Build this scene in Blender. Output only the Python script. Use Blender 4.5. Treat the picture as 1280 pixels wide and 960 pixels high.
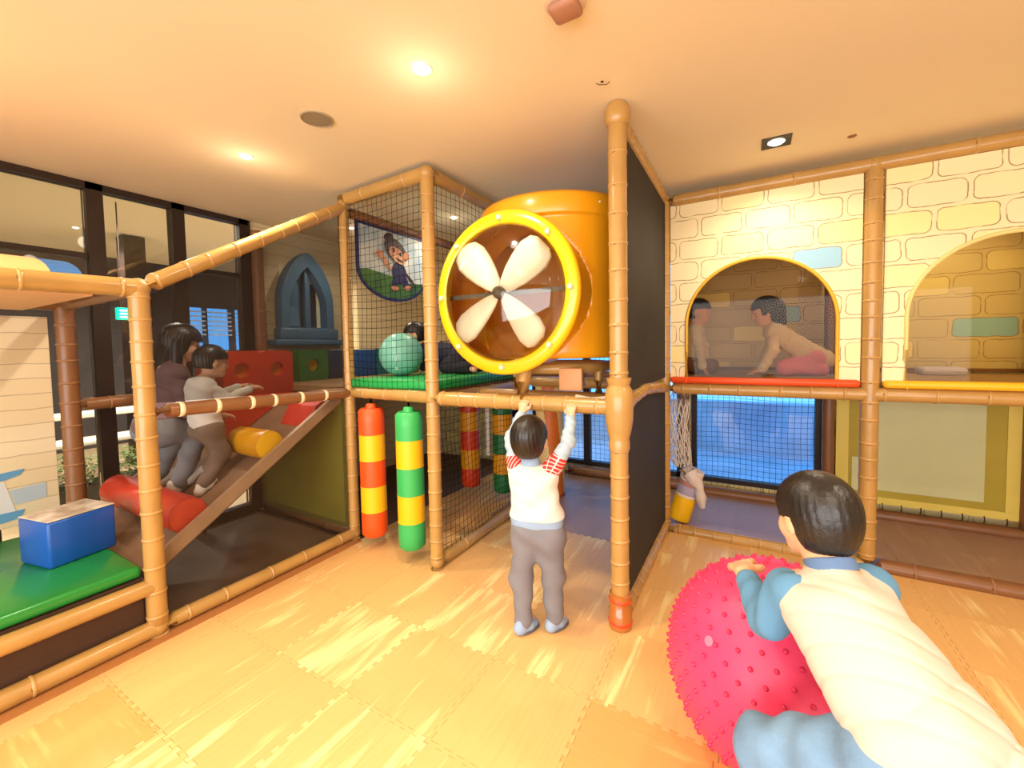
import bpy, bmesh, math, random
import numpy as np
from mathutils import Vector, Matrix
random.seed(7)
for o in list(bpy.data.objects): bpy.data.objects.remove(o)
S = bpy.context.scene
C = S.collection
PI = math.pi

# ------------------------------------------------------------------ camera
CH = 2.81                                   # ceiling height
cd = bpy.data.cameras.new('camera'); cam = bpy.data.objects.new('camera', cd); C.objects.link(cam)
cd.sensor_width = 36; cd.lens = 524.73/1280*36; cd.shift_y = (458.34-480)/1280; cd.clip_start = .02
_R = Vector((0.86846844, 0.49540678, -0.01829455)); _U = Vector((-0.00705713, 0.04925403, 0.99876135)); _F = Vector((-0.49569423, 0.8672636, -0.04627172))
m = Matrix.Identity(4)
for i in range(3):
    m[i][0] = _R[i]; m[i][1] = _U[i]; m[i][2] = -_F[i]
m[2][3] = 1.55
cam.matrix_world = m
S.camera = cam
# ------------------------------------------------------------------ world, exposure
w = bpy.data.worlds.new('dusk'); S.world = w; w.use_nodes = True
bg = w.node_tree.nodes['Background']; bg.inputs[0].default_value = (.075, .28, .64, 1); bg.inputs[1].default_value = 3.3
S.view_settings.view_transform = 'Standard'; S.view_settings.look = 'None'
S.view_settings.gamma = 1; S.view_settings.use_curve_mapping = False
S.view_settings.exposure = 0.28
LAMP_POWER = 57
LAMP_COL = (1, .86, .66)
# unseen area fill, added behind the camera to brighten ceiling and front faces
al = bpy.data.lights.new('added_front_fill', 'AREA'); al.shape = 'RECTANGLE'; al.size = 6.6; al.size_y = 2.2; al.energy = 265; al.color = (1, .87, .70)
alo = bpy.data.objects.new('added_front_fill', al); C.objects.link(alo); alo.location = (0, -3.02, 1.35); alo.rotation_euler = (PI/2, 0, 0)

# ------------------------------------------------------------------ materials
def srgb(r, g, b):
    f = lambda c: (c/255/12.92) if c/255 <= .04045 else ((c/255+.055)/1.055)**2.4
    return (f(r), f(g), f(b), 1)
MATS = {}
def mat(name, col, rough=.5, spec=.5, metal=0, noise=0, nscale=8, bump=0, bscale=30, emit=0, alpha=1, stretch=(1, 1, 1), col2=None, coat=0, sheen=0):
    if name in MATS: return MATS[name]
    M = bpy.data.materials.new(name); M.use_nodes = True; MATS[name] = M
    nt = M.node_tree; p = nt.nodes['Principled BSDF']
    if isinstance(col[0], int): col = srgb(*col)
    p.inputs['Base Color'].default_value = col
    p.inputs['Roughness'].default_value = rough; p.inputs['Metallic'].default_value = metal
    p.inputs['Specular IOR Level'].default_value = spec
    p.inputs['Coat Weight'].default_value = coat; p.inputs['Coat Roughness'].default_value = .15
    p.inputs['Sheen Weight'].default_value = sheen
    p.inputs['Alpha'].default_value = alpha
    if emit:
        p.inputs['Emission Color'].default_value = col; p.inputs['Emission Strength'].default_value = emit
    tc = nt.nodes.new('ShaderNodeTexCoord')
    if noise:
        mp = nt.nodes.new('ShaderNodeMapping'); mp.inputs['Scale'].default_value = stretch
        nz = nt.nodes.new('ShaderNodeTexNoise'); nz.inputs['Scale'].default_value = nscale; nz.inputs['Detail'].default_value = 5
        nt.links.new(tc.outputs['Object'], mp.inputs[0]); nt.links.new(mp.outputs[0], nz.inputs['Vector'])
        mx = nt.nodes.new('ShaderNodeMix'); mx.data_type = 'RGBA'
        c2 = col2 if col2 else tuple(max(0, c*(1-noise)) for c in col[:3])
        if col2 and isinstance(col2[0], int): c2 = srgb(*col2)
        mx.inputs[6].default_value = col; mx.inputs[7].default_value = (*c2[:3], 1)
        rp = nt.nodes.new('ShaderNodeMapRange'); rp.inputs[1].default_value = .35; rp.inputs[2].default_value = .68
        nt.links.new(nz.outputs[0], rp.inputs[0]); nt.links.new(rp.outputs[0], mx.inputs[0]); nt.links.new(mx.outputs[2], p.inputs['Base Color'])
    if bump:
        n2 = nt.nodes.new('ShaderNodeTexNoise'); n2.inputs['Scale'].default_value = bscale; n2.inputs['Detail'].default_value = 4
        mp2 = nt.nodes.new('ShaderNodeMapping'); mp2.inputs['Scale'].default_value = stretch
        nt.links.new(tc.outputs['Object'], mp2.inputs[0]); nt.links.new(mp2.outputs[0], n2.inputs['Vector'])
        b = nt.nodes.new('ShaderNodeBump'); b.inputs['Strength'].default_value = bump; b.inputs['Distance'].default_value = .01
        nt.links.new(n2.outputs[0], b.inputs['Height']); nt.links.new(b.outputs[0], p.inputs['Normal'])
    return M

class NT:
    """tiny helper to write math nodes as expressions"""
    def __init__(s, M): s.nt = M.node_tree
    def m(s, op, a, b=None, c=None):
        n = s.nt.nodes.new('ShaderNodeMath'); n.operation = op
        for i, v in enumerate((a, b, c)):
            if v is None: continue
            if isinstance(v, (int, float)): n.inputs[i].default_value = v
            else: s.nt.links.new(v, n.inputs[i])
        return n.outputs[0]
    def mix(s, f, a, b):
        n = s.nt.nodes.new('ShaderNodeMix'); n.data_type = 'RGBA'
        if isinstance(f, (int, float)): n.inputs[0].default_value = f
        else: s.nt.links.new(f, n.inputs[0])
        for k, v in ((6, a), (7, b)):
            if isinstance(v, tuple): n.inputs[k].default_value = v
            else: s.nt.links.new(v, n.inputs[k])
        return n.outputs[2]
    def sep(s, v):
        n = s.nt.nodes.new('ShaderNodeSeparateXYZ'); s.nt.links.new(v, n.inputs[0]); return n.outputs
    def comb(s, x, y, z):
        n = s.nt.nodes.new('ShaderNodeCombineXYZ')
        for i, v in enumerate((x, y, z)):
            if isinstance(v, (int, float)): n.inputs[i].default_value = v
            else: s.nt.links.new(v, n.inputs[i])
        return n.outputs[0]
    def noise(s, v, sc, det=3):
        n = s.nt.nodes.new('ShaderNodeTexNoise'); n.inputs['Scale'].default_value = sc; n.inputs['Detail'].default_value = det
        s.nt.links.new(v, n.inputs['Vector']); return n.outputs[0]
    def rng(s, v, a, b, c=0, d=1):
        n = s.nt.nodes.new('ShaderNodeMapRange')
        for i, q in enumerate((v, a, b, c, d)):
            if isinstance(q, (int, float)): n.inputs[i].default_value = q
            else: s.nt.links.new(q, n.inputs[i])
        return n.outputs[0]
    def white(s, v):
        n = s.nt.nodes.new('ShaderNodeTexWhiteNoise'); n.noise_dimensions = '3D'; s.nt.links.new(v, n.inputs[0]); return n.outputs[0]
    def coord(s):
        return s.nt.nodes.new('ShaderNodeTexCoord').outputs['Object']

def brick_print(name, axis='x', W=.30, H=.165, z0=0, x0=0, blues=(), base=(243, 226, 176), line=(150, 124, 78)):
    """cartoon bricks printed on vinyl: rounded outlines, a few tinted bricks"""
    M = mat(name, base, .45); t = NT(M); p = M.node_tree.nodes['Principled BSDF']
    X, Yy, Z = t.sep(t.coord()); u = X if axis == 'x' else Yy
    vec = t.comb(u, Z, 0)
    u2 = t.m('ADD', u, t.m('MULTIPLY', t.m('SUBTRACT', t.noise(vec, 9), .5), .02))
    z2 = t.m('ADD', Z, t.m('MULTIPLY', t.m('SUBTRACT', t.noise(t.comb(Z, u, 3.), 11), .5), .022))
    rr = t.m('DIVIDE', t.m('SUBTRACT', z2, z0), H); row = t.m('FLOOR', rr)
    uu = t.m('ADD', t.m('DIVIDE', t.m('SUBTRACT', u2, x0), W), t.m('MULTIPLY', t.m('FLOORED_MODULO', row, 2), .47)); colm = t.m('FLOOR', uu)
    lx = t.m('MULTIPLY', t.m('SUBTRACT', t.m('FRACT', uu), .5), W); lz = t.m('MULTIPLY', t.m('SUBTRACT', t.m('FRACT', rr), .5), H)
    rad = .035; bx, bz = W*.5-.013, H*.5-.012
    dx = t.m('MAXIMUM', t.m('SUBTRACT', t.m('ABSOLUTE', lx), bx-rad), 0); dz = t.m('MAXIMUM', t.m('SUBTRACT', t.m('ABSOLUTE', lz), bz-rad), 0)
    sd = t.m('SUBTRACT', t.m('SQRT', t.m('ADD', t.m('MULTIPLY', dx, dx), t.m('MULTIPLY', dz, dz))), rad)
    rnd = t.white(t.comb(row, colm, 1.3))
    fill = t.mix(t.rng(rnd, .6, 1.0), srgb(*base), srgb(250, 228, 150))
    for bxx, bzz in blues:
        r_ = math.floor((bzz-z0)/H); c_ = math.floor((bxx-x0)/W+(r_ % 2)*.47)
        hit = t.m('MULTIPLY', t.m('COMPARE', row, r_, .1), t.m('COMPARE', colm, c_, .1))
        fill = t.mix(hit, fill, srgb(150, 195, 215))
    inside = t.m('LESS_THAN', sd, 0)
    c = t.mix(inside, srgb(*base), fill)
    ol = t.rng(t.m('ABSOLUTE', sd), .0016, .0042, .95, 0)
    ol = t.m('MULTIPLY', ol, t.rng(t.noise(t.comb(u, Z, 7.), 14), .3, .5, .25, 1))
    c = t.mix(ol, c, srgb(*line))
    M.node_tree.links.new(c, p.inputs['Base Color'])
    return M

def plank_print(name, axis='y', pitch=.118, base=(232, 214, 174), line=(150, 122, 84)):
    M = mat(name, base, .5); t = NT(M); p = M.node_tree.nodes['Principled BSDF']
    X, Yy, Z = t.sep(t.coord()); u = X if axis == 'x' else Yy
    z2 = t.m('ADD', Z, t.m('MULTIPLY', t.m('SUBTRACT', t.noise(t.comb(u, Z, 0), 5), .5), .03))
    fr = t.m('ABSOLUTE', t.m('SUBTRACT', t.m('FRACT', t.m('DIVIDE', z2, pitch)), .5))
    ln = t.rng(fr, .015, .05, 1, 0)
    tint = t.white(t.comb(t.m('FLOOR', t.m('ADD', t.m('DIVIDE', z2, pitch), .5)), 2., 0))
    c = t.mix(t.m('MULTIPLY', tint, .5), srgb(*base), srgb(222, 200, 150))
    c = t.mix(t.m('MULTIPLY', ln, .5), c, srgb(*line))
    M.node_tree.links.new(c, p.inputs['Base Color'])
    return M

def wood_tile(name, along='y', a=(230, 182, 116), b=(250, 224, 158), amt=1.0):
    """wood grain print of the foam mats: streaks along one direction, another shade per mat"""
    M = mat(name, a, .42, spec=.35); t = NT(M); p = M.node_tree.nodes['Principled BSDF']
    X, Yy, Z = t.sep(t.coord()); u, v = (X, Yy) if along == 'y' else (Yy, X)
    rnd = M.node_tree.nodes.new('ShaderNodeObjectInfo').outputs['Random']
    off = t.m('MULTIPLY', rnd, 37.0)
    s1 = t.noise(t.comb(t.m('ADD', t.m('MULTIPLY', u, 9.0), off), t.m('MULTIPLY', v, 1.6), off), 1.0, 5)
    s2 = t.noise(t.comb(t.m('ADD', t.m('MULTIPLY', u, 60.0), off), t.m('MULTIPLY', v, 3.0), off), 1.0, 4)
    k = t.m('ADD', t.m('MULTIPLY', s1, .75), t.m('MULTIPLY', s2, .25))
    lo = t.m('SUBTRACT', .60, t.m('MULTIPLY', rnd, .12))
    f = t.rng(k, lo, t.m('ADD', lo, .10), 0, amt)
    c = t.mix(f, t.mix(rnd, srgb(*a), srgb(min(255, a[0]+6), a[1]+6, a[2]+6)), srgb(*b))
    c = t.mix(t.rng(s2, .3, .5, .12, 0), c, srgb(190, 128, 66))
    M.node_tree.links.new(c, p.inputs['Base Color'])
    return M

def clear(name, tint, gloss=.06, rough=.02, ior=1.35):
    """clear or tinted sheet: transparent with a little reflection"""
    M = bpy.data.materials.new(name); M.use_nodes = True; MATS[name] = M
    nt = M.node_tree; nt.nodes.remove(nt.nodes['Principled BSDF']); out = nt.nodes['Material Output']
    tr = nt.nodes.new('ShaderNodeBsdfTransparent'); tr.inputs[0].default_value = (*tint, 1)
    gl = nt.nodes.new('ShaderNodeBsdfGlossy'); gl.inputs['Roughness'].default_value = rough
    fr = nt.nodes.new('ShaderNodeFresnel'); fr.inputs[0].default_value = ior
    mx = nt.nodes.new('ShaderNodeMixShader')
    ad = nt.nodes.new('ShaderNodeMath'); ad.operation = 'ADD'; ad.inputs[1].default_value = gloss
    nt.links.new(fr.outputs[0], ad.inputs[0]); nt.links.new(ad.outputs[0], mx.inputs[0])
    nt.links.new(tr.outputs[0], mx.inputs[1]); nt.links.new(gl.outputs[0], mx.inputs[2]); nt.links.new(mx.outputs[0], out.inputs[0])
    return M
def screen(name, col, cover):
    """finely woven mesh: part cloth, part gap"""
    M = bpy.data.materials.new(name); M.use_nodes = True; MATS[name] = M
    nt = M.node_tree; p = nt.nodes['Principled BSDF']; out = nt.nodes['Material Output']
    p.inputs['Base Color'].default_value = srgb(*col); p.inputs['Roughness'].default_value = .8; p.inputs['Specular IOR Level'].default_value = .2
    tr = nt.nodes.new('ShaderNodeBsdfTransparent'); mx = nt.nodes.new('ShaderNodeMixShader'); mx.inputs[0].default_value = cover
    nt.links.new(tr.outputs[0], mx.inputs[1]); nt.links.new(p.outputs[0], mx.inputs[2]); nt.links.new(mx.outputs[0], out.inputs[0])
    return M

VINYL = mat('tan_vinyl', (188, 146, 80), .3, noise=.16, nscale=5, bump=.25, bscale=14, coat=.25)
VINYL2 = mat('tan_vinyl_band', (192, 150, 88), .3, coat=.2)
VINYL4 = mat('brown_vinyl_band', (150, 104, 66), .4)
VINYL3 = mat('brown_vinyl', (140, 94, 58), .35, noise=.15, nscale=5, bump=.2, bscale=14)
CREAM = mat('cream_tie', (240, 222, 180), .4)
PLASTER = mat('ceiling_paint', (238, 223, 188), .9, spec=.1, noise=.02, nscale=2)
WALLP = mat('wall_paint', (226, 208, 180), .9, spec=.1)
DARKF = mat('dark_frame', (46, 32, 26), .45)
BLACKM = mat('black_mesh_cloth', (44, 41, 39), .75, noise=.2, nscale=3, bump=.1, bscale=200)
YEL = mat('yellow_plastic', (238, 160, 20), .28, coat=.3, noise=.06, nscale=3)
YEL2 = mat('yellow_ring_plastic', (252, 194, 20), .25, coat=.3)
ORG = mat('orange_vinyl', (242, 84, 24), .4, bump=.05, bscale=12)
YV = mat('yellow_vinyl', (250, 190, 20), .4, bump=.05, bscale=12)
GRN = mat('green_vinyl', (56, 176, 92), .4, bump=.05, bscale=12)
REDV = mat('red_vinyl', (214, 66, 34), .4, noise=.1, nscale=4)
NETB = mat('black_net_cord', (16, 13, 14), .95, spec=.05)
NETW = mat('white_rope', (225, 218, 210), .8)

# ------------------------------------------------------------------ mesh helpers
def link(name, me, M=None, parent=None):
    o = bpy.data.objects.new(name, me); C.objects.link(o)
    if M is not None and me is not None and not me.materials:
        for q in (M if isinstance(M, (list, tuple)) else [M]): me.materials.append(q)
    if parent: o.parent = parent
    return o
def tag(o, label, cat, group=None, kind=None):
    if label: o['label'] = label
    if cat: o['category'] = cat
    if group: o['group'] = group
    if kind: o['kind'] = kind
    return o
def empty(name, loc=(0, 0, 0), rz=0):
    o = bpy.data.objects.new(name, None); C.objects.link(o); o.location = loc; o.rotation_euler = (0, 0, rz); o.empty_display_size = .1
    return o
def pymesh(name, v, f, smooth=False):
    me = bpy.data.meshes.new(name); me.from_pydata([tuple(map(float, q)) for q in v], [], f); me.update()
    if smooth:
        for p in me.polygons: p.use_smooth = True
    return me
def fix(me):
    bm = bmesh.new(); bm.from_mesh(me); bmesh.ops.recalc_face_normals(bm, faces=bm.faces[:]); bm.to_mesh(me); bm.free(); return me
def box_me(x0, x1, y0, y1, z0, z1, bev=0, seg=2, name='box'):
    bm = bmesh.new(); bmesh.ops.create_cube(bm, size=1)
    for v in bm.verts: v.co = Vector(((x0+x1)/2+v.co.x*(x1-x0), (y0+y1)/2+v.co.y*(y1-y0), (z0+z1)/2+v.co.z*(z1-z0)))
    if bev: bmesh.ops.bevel(bm, geom=bm.edges[:], offset=bev, segments=seg, affect='EDGES', profile=.5)
    me = bpy.data.meshes.new(name); bm.to_mesh(me); bm.free()
    if bev:
        for p in me.polygons: p.use_smooth = True
        me.set_sharp_from_angle(angle=.9) if hasattr(me, 'set_sharp_from_angle') else None
    return me
def box(name, x0, x1, y0, y1, z0, z1, M, parent=None, bev=0): return link(name, box_me(x0, x1, y0, y1, z0, z1, bev), M, parent)
def struct(o): o['kind'] = 'structure'; return o
def frame_of(t):
    t = t.normalized(); a = Vector((0, 0, 1)) if abs(t.z) < .9 else Vector((1, 0, 0))
    u = t.cross(a).normalized(); return u, u.cross(t).normalized()
def tube_me(pts, r, seg=16, wob=0, caps=True, name='tube', sub=None):
    """swept tube; r number or list; wob = unevenness of the padding"""
    pts = [Vector(p) for p in pts]
    if sub:
        q = []
        for a, b in zip(pts[:-1], pts[1:]):
            n = max(1, int((b-a).length/sub))
            q += [a.lerp(b, i/n) for i in range(n)]
        q.append(pts[-1])
        if not isinstance(r, (int, float)): r = list(np.interp(np.linspace(0, 1, len(q)), np.linspace(0, 1, len(r)), r))
        pts = q
    n = len(pts); V = []; Fc = []
    rs = [r]*n if isinstance(r, (int, float)) else list(r)
    u = None
    for i, p in enumerate(pts):
        t = (pts[min(i+1, n-1)]-pts[max(i-1, 0)])
        if u is None: u, v = frame_of(t)
        else:
            t = t.normalized(); u = (u-t*u.dot(t)).normalized(); v = t.cross(u)
            v = -v if False else v
        for k in range(seg):
            a = 2*PI*k/seg
            rr = rs[i]*(1+wob*(math.sin(3*a+i*1.7)*.5+random.uniform(-.5, .5)))
            V.append(p+u*math.cos(a)*rr+v*math.sin(a)*rr)
    for i in range(n-1):
        for k in range(seg):
            k2 = (k+1) % seg; Fc.append((i*seg+k, i*seg+k2, (i+1)*seg+k2, (i+1)*seg+k))
    if caps:
        Fc.append(tuple(range(seg))[::-1]); Fc.append(tuple(range((n-1)*seg, n*seg)))
    me = pymesh(name, V, Fc, True)
    fix(me)
    if caps and hasattr(me, 'set_sharp_from_angle'): me.set_sharp_from_angle(angle=1.0)
    return me
def tube(name, pts, r, M, parent=None, **k): return link(name, tube_me(pts, r, **k), M, parent)
def lathe_me(prof, seg=32, name='lathe', close=False):
    V = []; Fc = []
    n = len(prof)
    for i, (r, z) in enumerate(prof):
        for k in range(seg):
            a = 2*PI*k/seg; V.append((r*math.cos(a), r*math.sin(a), z))
    for i in range(n-1 if not close else n):
        j = (i+1) % n
        for k in range(seg):
            k2 = (k+1) % seg; Fc.append((i*seg+k, i*seg+k2, j*seg+k2, j*seg+k))
    me = pymesh(name, V, Fc, True); bm = bmesh.new(); bm.from_mesh(me); bmesh.ops.remove_doubles(bm, verts=bm.verts[:], dist=1e-6)
    bmesh.ops.recalc_face_normals(bm, faces=bm.faces[:]); bm.to_mesh(me); bm.free()
    for p in me.polygons: p.use_smooth = True
    if hasattr(me, 'set_sharp_from_angle'): me.set_sharp_from_angle(angle=.8)
    return me
def orient(o, origin, zdir, xdir=None):
    z = Vector(zdir).normalized()
    x = Vector(xdir) if xdir is not None else (Vector((1, 0, 0)) if abs(z.x) < .9 else Vector((0, 1, 0)))
    x = (x-z*x.dot(z)).normalized(); y = z.cross(x)
    mm = Matrix.Identity(4)
    for i in range(3): mm[i][0] = x[i]; mm[i][1] = y[i]; mm[i][2] = z[i]; mm[i][3] = origin[i]
    o.matrix_local = mm; return o
def prism_me(outline, h0, h1, plane='xz', at=0, name='prism', hole=None):
    """outline in a plane, extruded h0..h1 along the third axis (offset at). hole = inner loop of the same length (makes a frame)"""
    def P(a, b, h): return {'xz': (a, at+h, b), 'yz': (at+h, a, b), 'xy': (a, b, at+h)}[plane]
    n = len(outline)
    if hole is None:
        V = [P(a, b, h0) for a, b in outline]+[P(a, b, h1) for a, b in outline]
        Fc = [tuple(range(n)), tuple(range(n, 2*n))[::-1]]+[(i, (i+1) % n, n+(i+1) % n, n+i) for i in range(n)]
    else:
        V = [P(a, b, h0) for a, b in outline]+[P(a, b, h0) for a, b in hole]+[P(a, b, h1) for a, b in outline]+[P(a, b, h1) for a, b in hole]
        Fc = []
        for i in range(n):
            j = (i+1) % n
            Fc += [(i, j, n+j, n+i), (2*n+i, 3*n+i, 3*n+j, 2*n+j), (i, 2*n+i, 2*n+j, j), (n+i, n+j, 3*n+j, 3*n+i)]
    return fix(pymesh(name, V, Fc))
def net(name, o, u, v, lu, lv, cell, r, M, parent=None, slack=.004):
    """cord netting stretched on a rectangle"""
    o, u, v = Vector(o), Vector(u), Vector(v); nrm = u.cross(v)
    V = []; Fc = []
    def strand(pts):
        b = len(V)
        for p in pts:
            for d in (u+v*.0, nrm, -u) if False else (nrm*1.0, (u+v)*.7, -(u+v)*.7): V.append(p+d*r)
        for i in range(len(pts)-1):
            for k in range(3):
                a = b+i*3+k; c = b+i*3+(k+1) % 3; Fc.append((a, c, c+3, a+3))
    ph = random.random()*6
    def pos(a, b): return o+u*(a+slack*math.sin(b*9+ph))+v*(b+slack*2*math.sin(a*7+ph))+nrm*(slack*2*math.sin(a*5+b*4))
    nu = int(round(lu/cell)); nv = int(round(lv/cell))
    for i in range(nu+1): strand([pos(lu*i/nu, lv*j/max(6, nv//2)) for j in range(max(6, nv//2)+1)])
    for j in range(nv+1): strand([pos(lu*i/max(6, nu//2), lv*j/nv) for i in range(max(6, nu//2)+1)])
    return link(name, pymesh(name, V, Fc), M, parent)

# ------------------------------------------------------------------ room shell
fb = struct(box('floor', -4.25, 4.2, -3.2, 4.9, -.1, -.014, mat('subfloor', (112, 84, 62), .8)))
ce = struct(box('ceiling', -4.32, 4.2, -3.2, 4.98, CH, CH+.1, PLASTER))
struct(box('wall_right', 4.2, 4.3, -3.2, 4.98, -.1, CH, WALLP))


# puzzle mats
TS = .5
def tile_me(name, x_cut=0.0):
    nt_ = 8; p = TS/nt_; d = .0085
    def prof():
        out = []
        for k in range(nt_):
            s = k*p
            out += [(s+.24*p, -d), (s+.20*p, d), (s+.80*p, d), (s+.76*p, -d)]
        return out
    e = prof()
    loop = [(-d, -d)]+[(s, o_) for s, o_ in e]+[(TS-d, -d)]           # bottom, left to right
    loop += [(TS+o_, s) for s, o_ in e]+[(TS-d, TS-d)]
    loop += [(s, TS+o_) for s, o_ in e[::-1]]
    if x_cut: loop = [q for q in loop if q[0] > x_cut]; loop += [(x_cut, TS-d), (x_cut, -d)]
    else: loop += [(-d, TS-d)]+[(o_, s) for s, o_ in e[::-1]]
    q = [((a-TS/2)*.9965, (b-TS/2)*.9965) for a, b in loop]
    return prism_me(q, -.012, 0, 'xy', 0, name)
TILE = tile_me('mat_tile'); TILE_CUT = tile_me('mat_tile_cut', .33)
WOODY = wood_tile('wood_print_lengthwise'); WOODX = wood_tile('wood_print_crosswise', 'x', (230, 168, 98), (246, 206, 132), .8)
MAUVE = wood_tile('mauve_mat', 'y', (176, 140, 122), (192, 158, 140), .6)
tile_mats = {}
for key, M in (('y', WOODY), ('x', WOODX), ('m', MAUVE)):
    for cut in (0, 1):
        me = (TILE_CUT if cut else TILE).copy(); me.materials.append(M); tile_mats[key, cut] = me
for i in range(-5, 8):
    for j in range(-5, 8):
        x, y = -.605+TS*(i+.5), 1.203+TS*(j+.5)
        cut = 0
        if i == -5: cut = 1
        if y-TS/2 > 4.6: continue
        if y < -.9: continue
        k = 'm' if (y > 3.75 and x > -1.95) or (j == 4 and -1.95 < x < -.6) else ('x' if (i, j) in ((0, 0), (1, 0), (0, -1), (3, 1), (-4, -2), (1, 3)) else 'y')
        o = link('mat_tile', tile_mats[k, cut], None, fb); o.location = (x, y, random.uniform(-.0006, 0))

# ------------------------------------------------------------------ left side: glass wall and the board wall behind the ramp
GX = -4.25
g = struct(empty('window_1', (GX, 0, 0)))
for yy, wd in ((-2.2, .09), (-1.2, .09), (-.2, .09), (.62, .09), (1.215, .095), (1.735, .09), (2.27, .10)):
    box('mullion', -.05, .05, yy-wd/2, yy+wd/2, 0, CH-.001, DARKF, g)
box('head_rail', -.04, .05, -3.2, 2.3, CH-.05, CH-.001, DARKF, g)
box('sill_rail', -.04, .05, -3.2, 2.3, 0, .08, DARKF, g)
for a, b in ((-2.15, -1.25), (-1.15, -.25), (-.15, .57), (.67, 1.165), (1.785, 2.215)):
    box('transom', -.03, .03, a, b, 2.255, 2.295, DARKF, g)
GLASS = clear('window_glass', (.93, .95, .95), .02)
for a, b in ((-3.2, -2.25), (-2.15, -1.25), (-1.15, -.25), (-.15, .57), (.67, 1.165), (1.265, 1.69), (1.785, 2.215)):
    box('pane', -.006, .006, a, b, .08, CH-.05, GLASS, g)
# solid wall with printed boards; two openings
wl = plank_print('board_print_wall', 'y')
def wall_with_holes(name, plane, at, a0, a1, z0, z1, holes, th, M):
    """wall strips around rectangular holes (a,b,c,d) sorted along the wall"""
    bm_parts = []; x = a0
    V = []; Fc = []
    def bx(p, q, r, s):
        if q-p < 1e-4 or s-r < 1e-4: return
        me = box_me(*((at, at+th, p, q) if plane == 'y' else (p, q, at, at+th)), r, s)
        b = len(V); V.extend([v.co[:] for v in me.vertices]); Fc.extend([tuple(b+i for i in f.vertices) for f in me.polygons])
    for (a, b, c, d) in holes:
        bx(x, a, z0, z1); bx(a, b, z0, c); bx(a, b, d, z1); x = b
    bx(x, a1, z0, z1)
    return struct(link(name, pymesh(name, V, Fc), M))
wall_with_holes('wall_front', 'x', -3.3, -4.32, 4.3, -.1, CH, [(-3.4, 3.4, .2, 2.5)], .1, WALLP)
wf = struct(empty('added_front_window', (0, -3.25, .2)))  # invented unseen glazing, added only to account for the front fill light
box('pane', -3.4, 3.4, -.006, .006, 0, 2.3, GLASS, wf)
for q in (-3.37, -2.04, -.68, .68, 2.04, 3.37): box('mullion', q-.03, q+.03, -.04, .04, 0, 2.3, DARKF, wf)
wall_with_holes('wall_left', 'y', -4.32, 2.31, 4.98, -.1, CH, [(2.60, 3.08, 1.79, 2.45), (3.40, 3.58, 1.45, 2.35)], .10, wl)
# castle window on the board wall: moulded blue surround with sill
CW = mat('blue_grey_moulding', (78, 120, 152), .4, noise=.1, nscale=4)
def arch_loop(cx, half, z0, zs, rise, n=20, point=0):
    """outline going up the left side, over the arch, down the right"""
    L = [(cx-half, z0), (cx-half, (z0+zs)/2)]
    for i in range(n+1):
        t = i/n; a = PI*(1-t)
        zz = math.sin(a)
        x = cx+half*math.cos(a)
        if point: zz = zz*(1-point)+point*(1-abs(math.cos(a)))
        L.append((x, zs+rise*zz))
    L += [(cx+half, (z0+zs)/2), (cx+half, z0)]
    return L
cw = tag(empty('castle_window', (-4.2, 2.84, 1.6)), 'blue grey moulded castle window surround with pointed arch and sill on the board wall', 'window surround')
outl = [(a-2.84, b-1.6) for a, b in arch_loop(2.84, .30, 1.70, 2.05, .54, 24, .25)]
def castle():
    inn = [(a-2.84, b-1.6) for a, b in arch_loop(2.84, .215, 1.80, 2.02, .42, 24, .45)]
    link('arch_frame', prism_me(outl, -.02, .10, 'yz', 0, 'arch_frame', hole=inn), CW, cw)
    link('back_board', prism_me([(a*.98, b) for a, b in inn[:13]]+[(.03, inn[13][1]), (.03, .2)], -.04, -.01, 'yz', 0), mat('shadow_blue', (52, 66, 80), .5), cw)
    link('half_column', tube_me([(.02, -.13, .21), (.02, -.13, .62), (.02, -.13, .72)], [.062, .06, .03], seg=16), CW, cw)
    link('centre_bar', box_me(-.02, .05, -.005, .055, .2, .84, .01), CW, cw)
    link('sill', box_me(-.02, .16, -.40, .46, .01, .07, .015), CW, cw)
    link('sill_step', box_me(-.02, .13, -.33, .34, .07, .19, .02), CW, cw)
    link('window_pane', box_me(-.05, -.04, .03, .25, .19, .87), clear('castle_pane', (.8, .9, 1), .02), cw)
castle()

# back wall with windows looking out at dusk
brick_in = brick_print('printed_brick_inside', 'x', .30, .165, 0, .10, ((1.45, 1.62),), base=(224, 205, 150))
wall_with_holes('wall_back', 'x', 4.88, -4.32, 4.3, -.1, CH, [(-2.95, -.66, .09, 2.5), (-.56, .58, .08, 1.06)], .10, brick_in)
def back_window(name, x0, x1, z0, z1, mulls, trans):
    g = struct(empty(name, ((x0+x1)/2, 4.9, z0))); cx = (x0+x1)/2
    for a, b, c, d in ((x0, x0+.05, z0, z1), (x1-.05, x1, z0, z1), (x0, x1, z0, z0+.05), (x0, x1, z1-.05, z1)):
        box('frame_bar', a-cx, b-cx, -.03, .05, c-z0, d-z0, DARKF, g)
    for q in mulls: box('mullion', q-.04-cx, q+.04-cx, -.025, .045, .05, z1-z0-.05, DARKF, g)
    for q in trans: box('transom', x0+.05-cx, x1-.05-cx, -.02, .04, q-.02-z0, q+.02-z0, DARKF, g)
    box('pane', x0+.05-cx, x1-.05-cx, .0, .008, .05, z1-z0-.05, GLASS, g)
back_window('window_2', -2.95, -.66, .09, 2.5, (-1.75, -2.45), (1.9,))
back_window('window_3', -.56, .58, .08, 1.06, (), ())
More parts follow.
